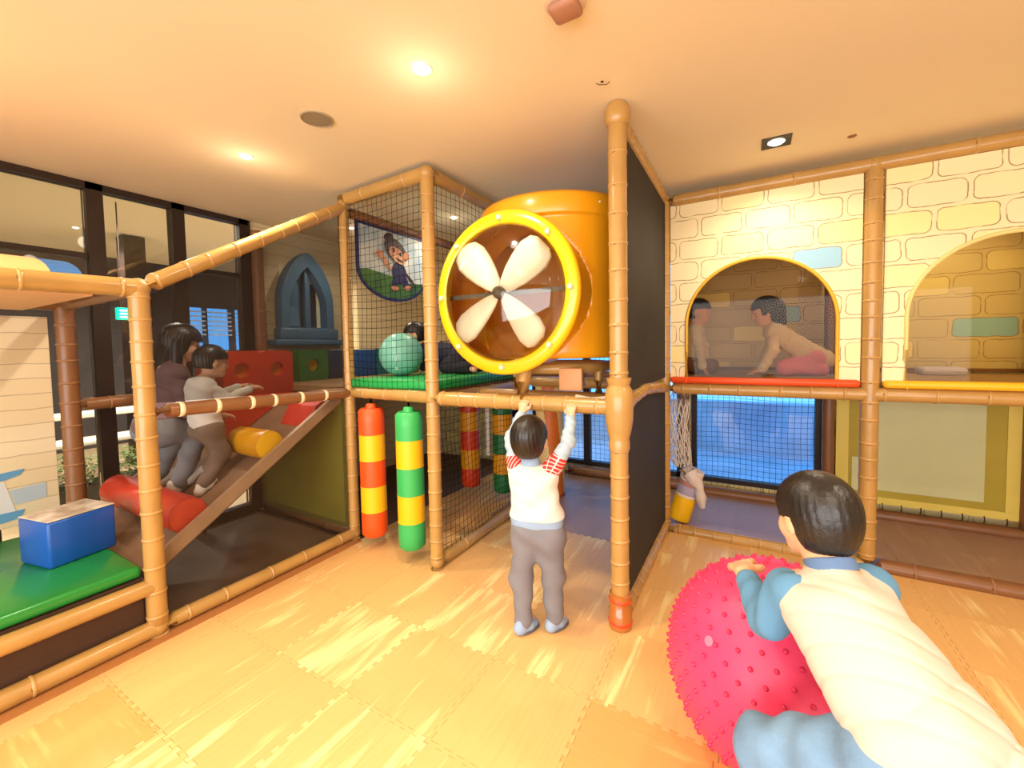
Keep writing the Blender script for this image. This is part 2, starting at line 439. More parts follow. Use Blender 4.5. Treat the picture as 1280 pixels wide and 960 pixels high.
# outside: paved terrace and a low wall with planting under the dusk sky
struct(box('floor', -9, 9, 5.0, 14, -.4, -.3, mat('terrace_paving', (176, 198, 222), .5, noise=.3, nscale=2)))
hedge = tag(link('hedge', None), 'clipped hedge on the terrace outside the back windows', 'hedge') if False else None
tw = tag(box('terrace_wall', -7, 7, 8.0, 8.25, -.3, .55, mat('terrace_wall_render', (176, 200, 228), .8, noise=.3, nscale=1.5)), 'low rendered terrace wall outside the back windows', 'wall')

# ------------------------------------------------------------------ lobby behind the glass wall
struct(box('floor', -9.6, -4.33, -4, 8, -.1, 0, mat('lobby_floor', (190, 166, 130), .35)))
struct(box('ceiling', -9.6, -4.33, -4, 8, 3.2, 3.3, mat('lobby_ceiling', (232, 218, 186), .9)))
struct(box('wall_lobby_header', -4.36, -4.33, -4, 8, 2.81, 3.2, WALLP))
wall_with_holes('wall_lobby_far', 'y', -9.6, -4, 8, 0, 3.2, [(3.95, 4.27, 1.6, 2.45), (4.33, 4.75, 1.6, 2.45), (4.85, 5.3, 1.6, 2.45)], .1, mat('lobby_dark_wall', (58, 50, 48), .6))
struct(box('wall_lobby_end', -9.6, -4.33, -4.1, -4, 0, 3.2, WALLP)); struct(box('wall_lobby_rear', -9.6, -4.33, 8, 8.1, 0, 3.2, mat('lobby_dark_wall', (58, 50, 48))))
for n_, (y0, y1) in enumerate(((3.95, 4.27), (4.33, 4.75), (4.85, 5.3))):
    bl = tag(empty('window_blind', (-9.46, (y0+y1)/2, 2.45)), 'white slatted blind half lowered in the far lobby window', 'blind', 'blinds in the far lobby windows')
    for k in range(6): box('slat', -.02, .02, -(y1-y0)/2, (y1-y0)/2, -.10-.09*k, -.075-.09*k, mat('blind_slat', (225, 232, 240), .5), bl)
pl = tag(empty('planter', (-6, 1.75, 0)), 'long dark planter with low green plants in the lobby beyond the glass', 'planter')
box('trough', -.2, .2, -.7, .7, 0, .22, mat('planter_dark', (60, 56, 44), .6), pl)
lv = []; lf = []
for k in range(1400):
    x, y, z = random.uniform(-.2, .2), random.uniform(-.7, .7), random.uniform(.2, .5); b = len(lv); a = random.random()*6.28; L_ = random.uniform(.03, .07)
    d = Vector((math.cos(a)*L_, math.sin(a)*L_, random.uniform(-.02, .05))); n2 = Vector((-math.sin(a), math.cos(a), .2))*L_*.3; p = Vector((x, y, z))
    lv += [p, p+d*.5+n2, p+d, p+d*.5-n2]; lf.append((b, b+1, b+2, b+3))
fo = link('foliage', pymesh('foliage', lv, lf), mat('leaf_green', (96, 122, 48), .5, noise=.4, nscale=6), pl); fo['kind'] = 'stuff'
for k, (yy, zz) in enumerate(((1.75, .60), (1.75, .86))):
    bn = tag(empty('lobby_bench', (-6.55-.45*k, yy, 0)), ('low white bench behind the lobby planter', 'taller white counter bench behind the low lobby bench')[k], 'bench')
    box('bench_top', -.2, .2, -.75, .75, zz-.05, zz, mat('bench_white', (235, 228, 214), .4), bn, .01)
    for s in (-.6, .6): box('leg', -.15, .15, s-.03, s+.03, 0, zz-.05, DARKF, bn)
ex = tag(empty('exit_sign', (-6, 1.905, 1.93)), 'small green lit exit sign hanging in the lobby', 'sign')
box('sign_box', -.03, .03, -.05, .05, 0, .13, mat('sign_green', (10, 190, 150), .4, emit=1.2), ex)
for k in range(3): box('sign_mark', .03, .034, -.03, .03, .02+.035*k, .035+.035*k, mat('sign_white', (230, 255, 245), .4, emit=1.5), ex)
box('hanger', -.005, .005, -.005, .005, .13, 1.27, DARKF, ex)
for yy in (.2, 2.55):
    co = tag(empty('lobby_column', (-7.6, yy, 0)), 'dark square column in the lobby '+('beside the exit sign' if yy < 1 else 'in front of the blinds'), 'column')
    box('shaft', -.12, .12, -.12, .12, 0, 3.19, DARKF, co); box('base', -.15, .15, -.15, .15, 0, .12, DARKF, co)

# ------------------------------------------------------------------ ceiling fittings
WARM = mat('lamp_lens', (255, 236, 200), .4, emit=14)
def spot(name, loc, power, ang=150, blend=.8, col=LAMP_COL, parent=None, r=.035):
    L = bpy.data.lights.new(name, 'SPOT'); L.energy = power; L.spot_size = math.radians(ang); L.spot_blend = blend; L.color = col; L.shadow_soft_size = r
    o = bpy.data.objects.new(name, L); C.objects.link(o); o.location = loc
    if parent: o.parent = parent
    return o
RING = lathe_me([(.030, -.004), (.046, -.007), (.05, 0), (.03, 0)], 28, 'trim_ring', True)
LENS = lathe_me([(0, -.012), (.016, -.011), (.031, -.003)], 28, 'lens')
def downlight(x, y, label, power=LAMP_POWER, group='round ceiling downlights'):
    t = tag(empty('downlight', (x, y, CH)), label, 'ceiling light', group)
    link('trim_ring', RING, mat('white_trim', (240, 230, 214), .4), t); link('lens', LENS, WARM, t)
    spot('lamp', (0, 0, -.05), power, parent=t)
    G = bpy.data.lights.new('glow', 'POINT'); G.energy = power*.018; G.color = LAMP_COL; G.shadow_soft_size = .06
    go = bpy.data.objects.new('glow', G); C.objects.link(go); go.location = (0, 0, -.16); go.parent = t
    return t
for x, y, lb in ((-1.297, 1.5, 'round white downlight in the ceiling in front of the yellow drum'), (-2.836, 1.56, 'round white downlight in the ceiling above the sloping rail of the ramp bay'),
                 (1.45, 1.45, 'round white downlight in the ceiling over the open floor beside the pink ball'), (-1.3, -.1, 'round white downlight in the ceiling of the open play floor'), (.75, -.1, 'round white downlight in the ceiling of the open play floor'),
                 (-2.84, -.1, 'round white downlight in the ceiling of the open play floor'), (-1.3, -1.7, 'round white downlight in the ceiling of the open play floor'), (.75, -1.7, 'round white downlight in the ceiling of the open play floor'),
                 (-2.5, 3.3, 'round white downlight in the ceiling inside the netted tower'), (-3.6, 3.0, 'round white downlight in the ceiling by the castle window'),
                 (1.2, 4.3, 'round white downlight inside the brick printed playhouse')):
    downlight(x, y, lb, LAMP_POWER*(.5 if y > 2 else 1))
sq = tag(empty('square_downlight', (.125, 3.18, CH)), 'square black recessed downlight in front of the brick printed playhouse', 'ceiling light')
bm_ = mat('black_trim', (24, 20, 18), .5)
for a, b, c, d in ((-.08, .08, -.08, -.05), (-.08, .08, .05, .08), (-.08, -.05, -.05, .05), (.05, .08, -.05, .05)): box('trim_bar', a, b, c, d, -.006, 0, bm_, sq)
box('recess', -.052, .052, -.052, .052, -.0035, 0, bm_, sq)
o = link('lens', lathe_me([(0, -.016), (.03, -.014), (.046, -.004)], 28), WARM, sq)
spot('lamp', (0, 0, -.05), LAMP_POWER*.55, 150, parent=sq)
sp = tag(empty('ceiling_speaker', (-2.06, 1.52, CH)), 'round beige speaker grille flush in the ceiling', 'speaker')
link('rim', lathe_me([(.085, 0), (.085, -.006), (.078, -.008), (.078, 0)], 36, close=True), mat('speaker_rim', (176, 158, 128), .6), sp)
link('grille', lathe_me([(0, -.006), (.05, -.006), (.078, -.004)], 36), mat('speaker_grille', (150, 136, 108), .7, bump=.6, bscale=300), sp)
dt = tag(empty('smoke_detector', (-.60, 1.49, CH)), 'brownish rounded detector on the ceiling', 'detector')
link('base', lathe_me([(.075, 0), (.075, -.012), (.06, -.02), (0, -.02)], 28), mat('detector_base', (226, 196, 164), .5), dt)
link('cover', box_me(-.055, .055, -.05, .05, -.05, -.018, .018), mat('detector_cover', (176, 126, 100), .45), dt)
pg = tag(empty('ceiling_plug', (.527, 3.347, CH)), 'tiny brown plug in the ceiling by the playhouse beam', 'plug')
link('cap', lathe_me([(.02, 0), (.018, -.006), (0, -.008)], 16), VINYL3, pg); link('rim', lathe_me([(.026, 0), (.024, -.003), (.02, 0)], 16), VINYL2, pg)
hk = tag(empty('ceiling_hook', (-.63, 2.02, CH)), 'small bent wire hook in the ceiling ahead of the tallest post', 'hook')
tube('wire', [(-.03, 0, 0), (-.01, 0, -.012), (.02, .01, -.014), (.03, .02, 0)], .0018, DARKF, hk, seg=6); link('plate', lathe_me([(.008, 0), (.007, -.002), (0, -.002)], 10), DARKF, hk)
for y in (0, 2.0, 4.5, 6.5):
    for x in (-5.4, -7.6):
        t = tag(empty('lobby_downlight', (x, y, 3.2)), 'round downlight in the lobby ceiling', 'ceiling light', 'lobby downlights')
        link('trim_ring', RING, None, t); link('lens', LENS, None, t); spot('lamp', (0, 0, -.05), 260, col=(1, .9, .74), parent=t)

# ------------------------------------------------------------------ padded play frame
def adopt(o, parent):
    o.parent = parent; o.matrix_parent_inverse = Matrix.Translation(-Vector(parent.location)); return o
X0, X1, X2, X3 = -2.83, -1.917, -.62, .69
YA, YB, YC, YE, YK = .97, 2.29, 2.24, 3.63, 4.72
fr = tag(empty('climbing_structure', (X1, YC, 0)), 'indoor climbing frame of padded posts and rails wrapped in tan vinyl', 'play frame')
def padded(name, pts, r=.046, M=VINYL, bands=.135, label=None, bandM=None, band_r=1.0, tie=False):
    """one padded tube of the frame with its wrap bands"""
    pts = [Vector(p) for p in pts]
    o = adopt(tube(name, pts, r, M, seg=18, wob=.018, sub=.07), fr)
    if label: o['label'] = label
    if bands:
        ln = [0]
        for a, b in zip(pts[:-1], pts[1:]): ln.append(ln[-1]+(b-a).length)
        s = bands*random.uniform(.5, .9)
        while s < ln[-1]-.05:
            k = max(i for i in range(len(ln)-1) if ln[i] <= s); d = (pts[k+1]-pts[k]).normalized(); p = pts[k]+d*(s-ln[k])
            tilt = Vector((random.uniform(-.03, .03), random.uniform(-.03, .03), random.uniform(-.03, .03)))
            dd = (d+tilt).normalized()*(.008 if tie else .005)
            b = tube('cable_tie' if tie else 'wrap_band', [p-dd*2, p-dd, p+dd, p+dd*2], [r*.995, r*1.05+.001, r*1.05+.001, r*.995], bandM or (VINYL4 if M is VINYL3 else VINYL2), seg=18, caps=False)
            b.parent = o
            s += bands*random.uniform(.75, 1.25)
    return o
post = lambda x, y, z0, z1, r=.046, **k: padded('post', [(x, y, z0), (x, y, z1)], r, **k)
beam = lambda a, b, r=.045, **k: padded('beam', [a, b], r, **k)
post(X0, YA, 0, 1.92); post(X0, YB, 0, 2.70, .043); post(X1, YC, 0, 2.74); pD = post(X2, YC, 0, 2.80, .048); post(X2, YE, 0, 2.70, .04)
post(X3, YE, 0, 2.70, .05); post(2.0, YE, 0, 2.70, .05)
post(-4.12, 1.0, 0, 1.95, .052, M=VINYL3); post(X0, YK, 0, 2.7, .045, M=VINYL3); post(-4.12, 2.33, 0, 2.7, .05, M=VINYL3, bands=.2)
post(-.61, YK, 0, 2.7, .043, M=VINYL3, bands=.2); post(.612, YK, 0, 2.7, .045, M=VINYL3, bands=0); post(1.86, YK, 0, 2.7, .045, M=VINYL3, bands=0)
post(X1, YE, 1.2, 2.7, .045, M=VINYL3, bands=.2)
# bay with the ramp and the low platform
beam((X0, -1.2, 1.85), (X0, YA, 1.90), .047, bands=.3)
beam((X0, YA, 1.90), (X0, YB, 2.685), .044, bands=.16)
beam((X0, YA+.03, 1.235), (X0, YB-.03, 1.205), .040, M=VINYL3, bands=.19, bandM=CREAM, tie=True)
beam((X0, YA, .05), (X0, YB, .05), .042, bands=.25)
beam((X0, -1.2, .05), (X0, YA, .05), .045, bands=.6); beam((X0, -1.2, .30), (X0, YA, .285), .043, bands=.7)
beam((-4.12, -1.2, 1.9), (-4.12, 1.0, 1.9), .045, M=VINYL3, bands=.4); beam((-4.12, 1.0, 1.2), (-4.12, 2.33, 1.2), .045, M=VINYL3, bands=.3)
beam((-4.12, 1.0, 1.9), (X0, YA, 1.9), .04, M=VINYL3, bands=.4); beam((-4.12, 2.33, .06), (X0, YB, .05), .045, M=VINYL3, bands=.5)
# netted tower
beam((X0, YB, 2.735), (X1, YC, 2.735), .05, bands=.5); beam((X0, YB, 1.212), (X1, YC, 1.212), .042, bands=.3)
beam((X1, YC, 2.735), (X1, YE, 2.735), .048, bands=.5); beam((X0, YB, 2.655), (X0, YK, 2.655), .042, M=VINYL3, bands=.5)
beam((X1, YC, 1.195), (X1, YE, 1.195), .040, bands=.3); beam((X1, YC, .05), (X1, YE, .05), .045, bands=.5)
beam((X0, YB, 1.195), (X0, YK, 1.195), .040, M=VINYL3, bands=.5)
beam((X0, YE, 1.195), (X1, YE, 1.195), .040, M=VINYL3, bands=.4)
# opening below the drum
beam((X1, YC, 1.208), (X2, YC, 1.218), .047, bands=.17)
beam((X1, YE, 1.215), (X2, YE, 1.215), .05, bands=.5); beam((X0, YK, 1.205), (X2, YK, 1.205), .05, M=VINYL3, bands=.5)
beam((X1, YK, .06), (X2, YK, .06), .055, M=VINYL3, bands=0)
padded('beam', [(X1+.72, YC, 1.20), (X1+.72, YC, 1.34), (X1+.72, YC+.02, 1.42)], .042, bands=0)
ELB = lathe_me([(math.cos(a), math.sin(a)) for a in np.linspace(-PI/2, PI/2, 13)], 20, 'elbow')
for x, y, z, r in ((X0, YA, 1.90, .052), (X0, YB, 2.70, .05), (X1, YC, 2.735, .053), (X2, YE, 2.70, .048), (X3, YE, 2.70, .053), (X0, YA, .05, .05), (X0, YB, .05, .047), (X1, YC, .055, .05), (X2, YE, .04, .046), (-4.12, 1.0, 1.9, .055), (X2, YE, 1.19, .05), (X1, YC, 1.205, .052), (X0, YB, 1.205, .049)):
    o = link('elbow_joint', ELB, VINYL if x > -4 else VINYL3); adopt(o, fr); o.location = (x, y, z); o.scale = (r, r, r)
# sleeve, cap and tape on the tall post
def on_post(name, prof, M, seg=24): o = link(name, lathe_me(prof, seg), M); o.parent = pD; o.location = (X2, YC, 0); return o
on_post('post_cap', [(0, CH-.001), (.045, CH-.002), (.062, CH-.03), (.066, CH-.075), (.06, CH-.10), (.05, CH-.115), (.048, CH-.115)], VINYL)
on_post('joint_sleeve', [(.047, .985), (.056, .99), (.056, 1.03), (.052, 1.045), (.064, 1.09), (.074, 1.15), (.076, 1.24), (.07, 1.31), (.055, 1.335), (.064, 1.36), (.066, 1.375), (.047, 1.378)], VINYL)
on_post('plastic_wrap', [(.049, .003), (.062, .004), (.062, .10), (.057, .105), (.058, .19), (.049, .195)], mat('amber_wrap', (176, 104, 44), .18, coat=.5))
for zz in (.035, .155): on_post('red_tape', [(.0585 if zz > .1 else .063, zz-.008), (.0625 if zz > .1 else .0655, zz-.004), (.0625 if zz > .1 else .0655, zz+.006), (.0585 if zz > .1 else .063, zz+.01)], mat('red_tape', (232, 72, 30), .4))
pp = tube('inner_pipe', [(X2-.24, YC-.012, 1.262), (X2-.07, YC-.012, 1.26)], .016, mat('white_pipe', (238, 232, 210), .3)); pp.parent = pD
# right of the tall post
beam((X2, YC, 2.735), (X2, YE, 2.715), .036, bands=.12); beam((X2, YC, .045), (X2, YE, .045), .04, bands=.14)
padded('beam', [(X2, YC+.05, 1.185), (X2, YC+.3, 1.235), (X2, YC+.6, 1.255), (X2, YC+.95, 1.235), (X2, YE-.1, 1.2), (X2, YE, 1.19)], .038, bands=.2)
beam((X2, YE, 2.695), (2.6, YE, 2.71), .047, bands=.45); beam((X2, YE, 1.192), (2.6, YE, 1.19), .046, bands=.22)
beam((X2, YE, .02), (X3, YE, .02), .045, bands=.15); beam((X3, YE, .025), (2.6, YE, .025), .052, M=VINYL3, bands=.35)
beam((X2, YK, .02), (2.2, YK, .02), .05, M=VINYL3, bands=0); beam((X2, YK, 1.19), (2.2, YK, 1.19), .045, M=VINYL3, bands=.4)
# ring of tube carrying the drum and its foam pad
ringpts = [(-1.21+.36*math.cos(a), 2.76+.36*math.sin(a), 1.41) for a in np.linspace(0, 2*PI, 33)]
padded('drum_cradle', ringpts, .034, bands=0)
for a in (-.3, 1.4, 3.0, 4.4): padded('cradle_leg', [(-1.21+.36*math.cos(a), 2.76+.36*math.sin(a), 1.24), (-1.21+.36*math.cos(a), 2.76+.36*math.sin(a), 1.41)], .03, bands=0)
beam((X1, 2.75, 1.20), (X2, 2.75, 1.20), .035, bands=0)
box('foam_pad', -.075, .075, -.02, .02, -.07, .07, mat('foam_pad_tan', (214, 158, 106), .6), None, .008)
fp = bpy.data.objects['foam_pad']; fp.location = (-.965, 2.42, 1.345); tag(fp, 'square tan foam pad taped to the cradle under the yellow drum', 'foam pad')

# ------------------------------------------------------------------ low platform, box, ramp, rollers
lp = tag(empty('low_platform', (-3.45, 0, 0)), 'low green padded platform at the foot of the ramp', 'platform')
box('green_pad', -.615, .575, -1.2, .93, .335, .40, mat('green_pad_vinyl', (36, 150, 62), .25, noise=.12, nscale=2, coat=.3), lp, .018)
box('skirt_board', -.6, .57, -1.2, .93, .02, .33, mat('dark_skirt', (72, 46, 30), .7), lp)
bb = tag(empty('soft_box', (-3.42, .79, .40), .20), 'blue soft box with a pale printed top on the green platform', 'soft block')
link('box_body', box_me(-.14, .14, -.15, .15, 0, .255, .015), mat('blue_vinyl', (20, 84, 176), .35), bb)
link('top_sheet', box_me(-.138, .138, -.148, .148, .255, .262, .003), mat('box_top_print', (232, 222, 206), .5, noise=.5, nscale=9, col2=(150, 128, 110)), bb)
rp = tag(empty('ramp', (-3.5, .97, .38)), 'brown carpeted ramp rising to the upper deck', 'ramp')
ra = (1.205-.38)/(2.24-.97)
def slope_box(name, x0, x1, y0, y1, zt, th, M, parent, y_off=.97, z_off=.38):
    out = [(y0, y0*ra+zt-th), (y1, y1*ra+zt-th), (y1, y1*ra+zt), (y0, y0*ra+zt)]
    return link(name, prism_me(out, x0, x1, 'yz', 0, name), M, parent)
slope_box('ramp_deck', -.58, .585, 0, 1.27, -.06, .04, mat('ramp_carpet', (150, 116, 88), .8, noise=.25, nscale=5), rp)
slope_box('edge_strip', .585, .62, 0, 1.27, .02, .09, mat('ramp_edge', (196, 162, 128), .5, noise=.2, nscale=8), rp)
slope_box('edge_strip', -.60, -.58, 0, 1.27, .02, .09, mat('ramp_edge', (176, 142, 110), .5), rp)
def roller(label, x0, x1, y, r, M1, M2):
    z = .32+(y-.97)*ra; nrm = Vector((0, -ra, 1)).normalized(); c = Vector((0, y, z))+nrm*(r-.004)
    t = tag(empty('soft_roller', ((x0+x1)/2, c.y, c.z)), label, 'soft roller'); L = (x1-x0)/2
    o = link('roller_skin', lathe_me([(r*.97, -L), (r, -L+.012), (r, 0), (r, L-.012), (r*.97, L)], 36), M1, t); orient(o, (0, 0, 0), (1, 0, 0))
    for s in (-1, 1):
        o = link('end_disc', lathe_me([(0, 0), (r*.9, 0), (r*.965, -.004)], 36), M2, t); orient(o, (s*L, 0, 0), (s, 0, 0))
    o = link('seam', tube_me([(-L, 0, r), (L, 0, r)], .003, 6), M2, t)
roller('long red roller lying across the foot of the ramp', -3.98, -2.93, 1.235, .105, mat('red_roller', (206, 60, 34), .35, coat=.3), mat('red_roller_end', (226, 78, 48), .45))
roller('short yellow roller lying across the middle of the ramp', -3.30, -2.925, 1.735, .10, mat('yellow_roller', (226, 160, 10), .4), mat('yellow_roller_end', (255, 200, 30), .45))
# olive cloth under the deck, dark floor sheet under the ramp
OL = mat('olive_cloth', (158, 150, 52), .75, noise=.15, nscale=3)
oc = tag(empty('olive_curtain', (-3.47, 2.28, .1)), 'olive green cloth panel hung below the deck behind the ramp', 'cloth panel')
box('cloth', -.60, .59, -.006, .006, 0, 1.06, OL, oc); box('hem', -.60, .59, -.012, .012, -.02, .02, mat('olive_hem', (120, 112, 44), .7), oc); 
for s in (-.585, .575): box('side_hem', s-.02, s+.02, -.01, .01, 0, 1.06, mat('olive_hem', (120, 112, 44), .7), oc)
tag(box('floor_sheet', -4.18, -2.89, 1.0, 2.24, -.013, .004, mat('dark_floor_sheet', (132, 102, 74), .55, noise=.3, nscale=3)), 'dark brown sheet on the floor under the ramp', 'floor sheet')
tag(box('edge_trim', -2.885, -2.735, -1.5, 2.28, -.013, .006, mat('edge_trim_brown', (176, 118, 66), .5)), 'flat brown edging strip under the ramp bay rail', 'edging strip')
# dark screens on the ramp bay: upper one follows the slope of the rail
SCR = screen('dark_screen_mesh', (40, 32, 26), .40)
sc = tag(empty('screen_panel', (X0, YA, .09)), 'fine dark mesh screen laced into the ramp bay between rails', 'mesh screen')
link('upper_mesh', prism_me([(.05, 1.19), (1.28, 1.16), (1.28, 2.53), (.05, 1.78)], -.0015, .0015, 'yz', 0), SCR, sc)
link('lower_mesh', prism_me([(.05, 0), (1.28, 0), (1.28, 1.075), (.05, 1.105)], -.0015, .0015, 'yz', 0), screen('sheer_screen_mesh', (60, 46, 34), .2), sc)
# barrel roof of the low bay
def vault(name, y0, y1, M, parent, th=.012, n=18):
    V = []; Fc = []
    for j, y in enumerate((y0, y1)):
        for i in range(n+1):
            a = PI*i/n
            for k in (0, 1): V.append((.62*math.cos(a)*(1 if k == 0 else .985), y, .17*math.sin(a)-(0 if k == 0 else th)))
    m_ = 2*(n+1)
    for i in range(n):
        b = 2*i
        Fc += [(b, b+2, m_+b+2, m_+b), (b+1, m_+b+1, m_+b+3, b+3), (b, b+1, b+3, b+2), (m_+b, m_+b+2, m_+b+3, m_+b+1)]
    Fc += [(0, m_, m_+1, 1), (2*n, 2*n+1, m_+2*n+1, m_+2*n)]
    return link(name, fix(pymesh(name, V, Fc, False)), M, parent)
vr = tag(empty('barrel_roof', (-3.47, 0, 1.90)), 'tan vinyl barrel roof with a blue border over the low platform', 'canopy')
box('under_sheet', -.60, .60, -1.2, .80, -.055, -.045, mat('roof_lining', (232, 180, 128), .6), vr); vault('roof_sheet', -1.2, .66, mat('roof_tan', (228, 176, 116), .5), vr); vault('blue_border', .66, .77, mat('roof_blue', (44, 104, 172), .45), vr)
# board-printed screen with blue shapes at the rear of the low bay
bs = tag(empty('board_screen', (-4.14, -.12, .45)), 'board printed vinyl screen with blue shapes behind the low platform', 'printed screen')
link('vinyl_sheet', box_me(-.006, .006, -1.0, 1.04, 0, 1.36, .003), plank_print('board_print_screen', 'y', .10, (240, 226, 196)), bs)
BL1 = mat('print_blue', (92, 150, 196), .45); BL2 = mat('print_pale', (206, 210, 216), .45); BL3 = mat('print_blue_soft', (170, 186, 200), .45)
link('blue_ledge', prism_me([(.62, .30), (.80, .31), (.87, .33), (.89, .365), (.62, .345)], .006, .011, 'yz', 0), BL1, bs)
link('blue_base', prism_me([(.62, .02), (.86, .05), (.88, .10), (.62, .10)], .006, .011, 'yz', 0), BL1, bs)
link('pale_panel', prism_me([(.62, .10), (.84, .10), (.80, .30), (.62, .30)], .006, .010, 'yz', 0), BL2, bs)
link('soft_blue_panel', prism_me([(.84, .14), (.98, .15), (.98, .25), (.82, .24)], .006, .010, 'yz', 0), BL3, bs)

# ------------------------------------------------------------------ upper deck of the tower
dk = tag(empty('tower_deck', (X1-.46, YC, 1.25)), 'green padded deck of the netted tower', 'deck')
DG = mat('deck_green', (40, 168, 82), .35, noise=.1, nscale=3)
box('pad', -.42, .435, .03, 1.36, 0, .075, DG, dk, .02); box('board', -.42, .43, .04, 1.36, -.04, 0, mat('deck_board', (150, 104, 62), .7), dk)
dk2 = tag(empty('side_deck', (-3.5, 2.3, 1.2)), 'tan carpeted deck at the head of the ramp', 'deck')
box('carpet', -.68, .62, .0, 2.4, .0, .05, mat('deck_carpet', (178, 140, 92), .8, noise=.2, nscale=3), dk2); box('board', -.68, .62, .02, 2.4, -.05, 0, mat('deck_board', (150, 104, 62)), dk2)
# row of soft blocks along the wall
def holed_block(name, label, y0, y1, M, holeM, x=-3.86, z0=1.25, h=.31, dep=.25, hole=True, group=None, r=.065):
    t = tag(empty(name, (x, (y0+y1)/2, z0)), label, 'soft block', group); hw = (y1-y0)/2
    if not hole:
        link('block_body', box_me(-dep, 0, -hw, hw, 0, h, .012), M, t); link('top_piping', box_me(-.004, .004, -hw+.01, hw-.01, h-.008, h-.001), mat('piping', (200, 210, 205), .5), t); return t
    n = 24; inner = [(r*math.cos(2*PI*i/n), h/2+r*math.sin(2*PI*i/n)) for i in range(n)]
    outer = []
    for i in range(n):
        a = 2*PI*i/n; c, s = math.cos(a), math.sin(a); k = min(hw/abs(c) if abs(c) > 1e-6 else 9, (h/2)/abs(s) if abs(s) > 1e-6 else 9)
        outer.append((k*c, h/2+k*s))
    link('front_panel', prism_me(outer, -.05, 0, 'yz', 0, 'front', hole=inner), M, t)
    link('block_body', box_me(-dep, -.05, -hw, hw, 0, h), M, t)
    link('hole_back', lathe_me([(0, 0), (r*1.02, 0), (r*1.02, .04)], 24), holeM, t); orient(t.children[-1], (-.049, 0, h/2), (1, 0, 0))
    return t
GB = mat('block_green', (56, 124, 54), .5); NB = mat('block_navy', (40, 52, 82), .5); BB = mat('block_blue', (24, 66, 120), .5); HY = mat('hole_yellow', (240, 170, 20), .45)
gname = 'soft blocks along the upper wall'
holed_block('soft_block', 'green soft block with a yellow hole below the castle window', 2.54, 2.87, GB, HY, group=gname)
holed_block('soft_block', 'dark navy soft block next to the green holed block', 2.88, 3.2, NB, HY, hole=False, group=gname)
holed_block('soft_block', 'blue soft block with a yellow hole behind the teal ball', 3.52, 3.86, mat('block_teal', (22, 92, 96), .5), HY, group=gname)
holed_block('soft_block', 'bright blue soft block beside the corner post of the netted tower', 3.21, 3.51, BB, HY, hole=False, group=gname)
rb = tag(empty('red_play_cube', (-3.60, 2.02, 1.13)), 'big red soft cube with two yellow round holes at the top of the ramp', 'soft block')
def red_cube():
    n = 24; hw, h = .29, .43
    for k, yc in enumerate((-.145, .145)):
        r = .062; inner = [(yc+r*math.cos(2*PI*i/n), .27+r*math.sin(2*PI*i/n)) for i in range(n)]; outer = []
        for i in range(n):
            a = 2*PI*i/n; c, s = math.cos(a), math.sin(a)
            kk = min(.145/abs(c) if abs(c) > 1e-6 else 9, ((h-.27) if s > 0 else .27)/abs(s) if abs(s) > 1e-6 else 9)
            outer.append((yc+kk*c, .27+kk*s))
        link('front_panel', prism_me(outer, -.05, 0, 'yz', 0, 'front', hole=inner), REDV, rb)
        o = link('hole_back', lathe_me([(0, 0), (r*1.02, 0), (r*1.02, .045)], 24), mat('hole_orange', (226, 130, 20), .5), rb); orient(o, (-.049, yc, .27), (1, 0, 0))
    link('cube_body', prism_me([(-.29, -.305), (.21, .015), (.29, .015), (.29, h), (-.29, h)], -.42, -.05, 'yz', 0), REDV, rb)
    link('front_skirt', prism_me([(-.29, -.305), (.185, .0), (-.29, .0)], -.05, 0, 'yz', 0), REDV, rb)
red_cube()
wz = lambda y: .32+(y-.97)*ra
sw = tag(empty('soft_wedge', (-3.1, 2.1, wz(2.1))), 'small red soft wedge lying at the head of the ramp below the rail', 'soft block')
link('wedge_body', prism_me([(y-2.1, z-wz(2.1)) for y, z in ((1.97, wz(1.97)+.002), (2.215, wz(2.215)+.002), (2.19, wz(2.19)+.075), (2.05, wz(2.05)+.10))], -.17, .17, 'yz', 0), mat('red_wedge', (210, 66, 50), .45), sw)
link('wedge_piping', tube_me([(.172, -.13, wz(1.97)-wz(2.1)+.006), (.172, -.05, wz(2.05)-wz(2.1)+.10), (.172, .09, wz(2.19)-wz(2.1)+.075)], .005, 6), REDV, sw)
# teal ball
tb = tag(link('play_ball', lathe_me([(.182*math.cos(a), .182*math.sin(a)) for a in np.linspace(-PI/2, PI/2, 25)], 40), mat('teal_ball', (112, 178, 160), .4, noise=.08, nscale=4)), 'teal rubber play ball on the green deck behind the net', 'ball')
tb.location = (-2.585, 2.63, 1.325+.182)
link('valve', lathe_me([(.012, 0), (.012, .004), (0, .005)], 12), mat('valve_white', (230, 235, 230), .4), tb); orient(tb.children[0], (.07, -.125, -.113), (.07, -.125, -.113))
link('printed_line', tube_me([Vector((.045, -.15, -.095)).normalized()*.182, Vector((.09, -.15, -.05)).normalized()*.183, Vector((.10, -.15, .0)).normalized()*.182], .0035, 6), mat('valve_white', (230, 235, 230)), tb)
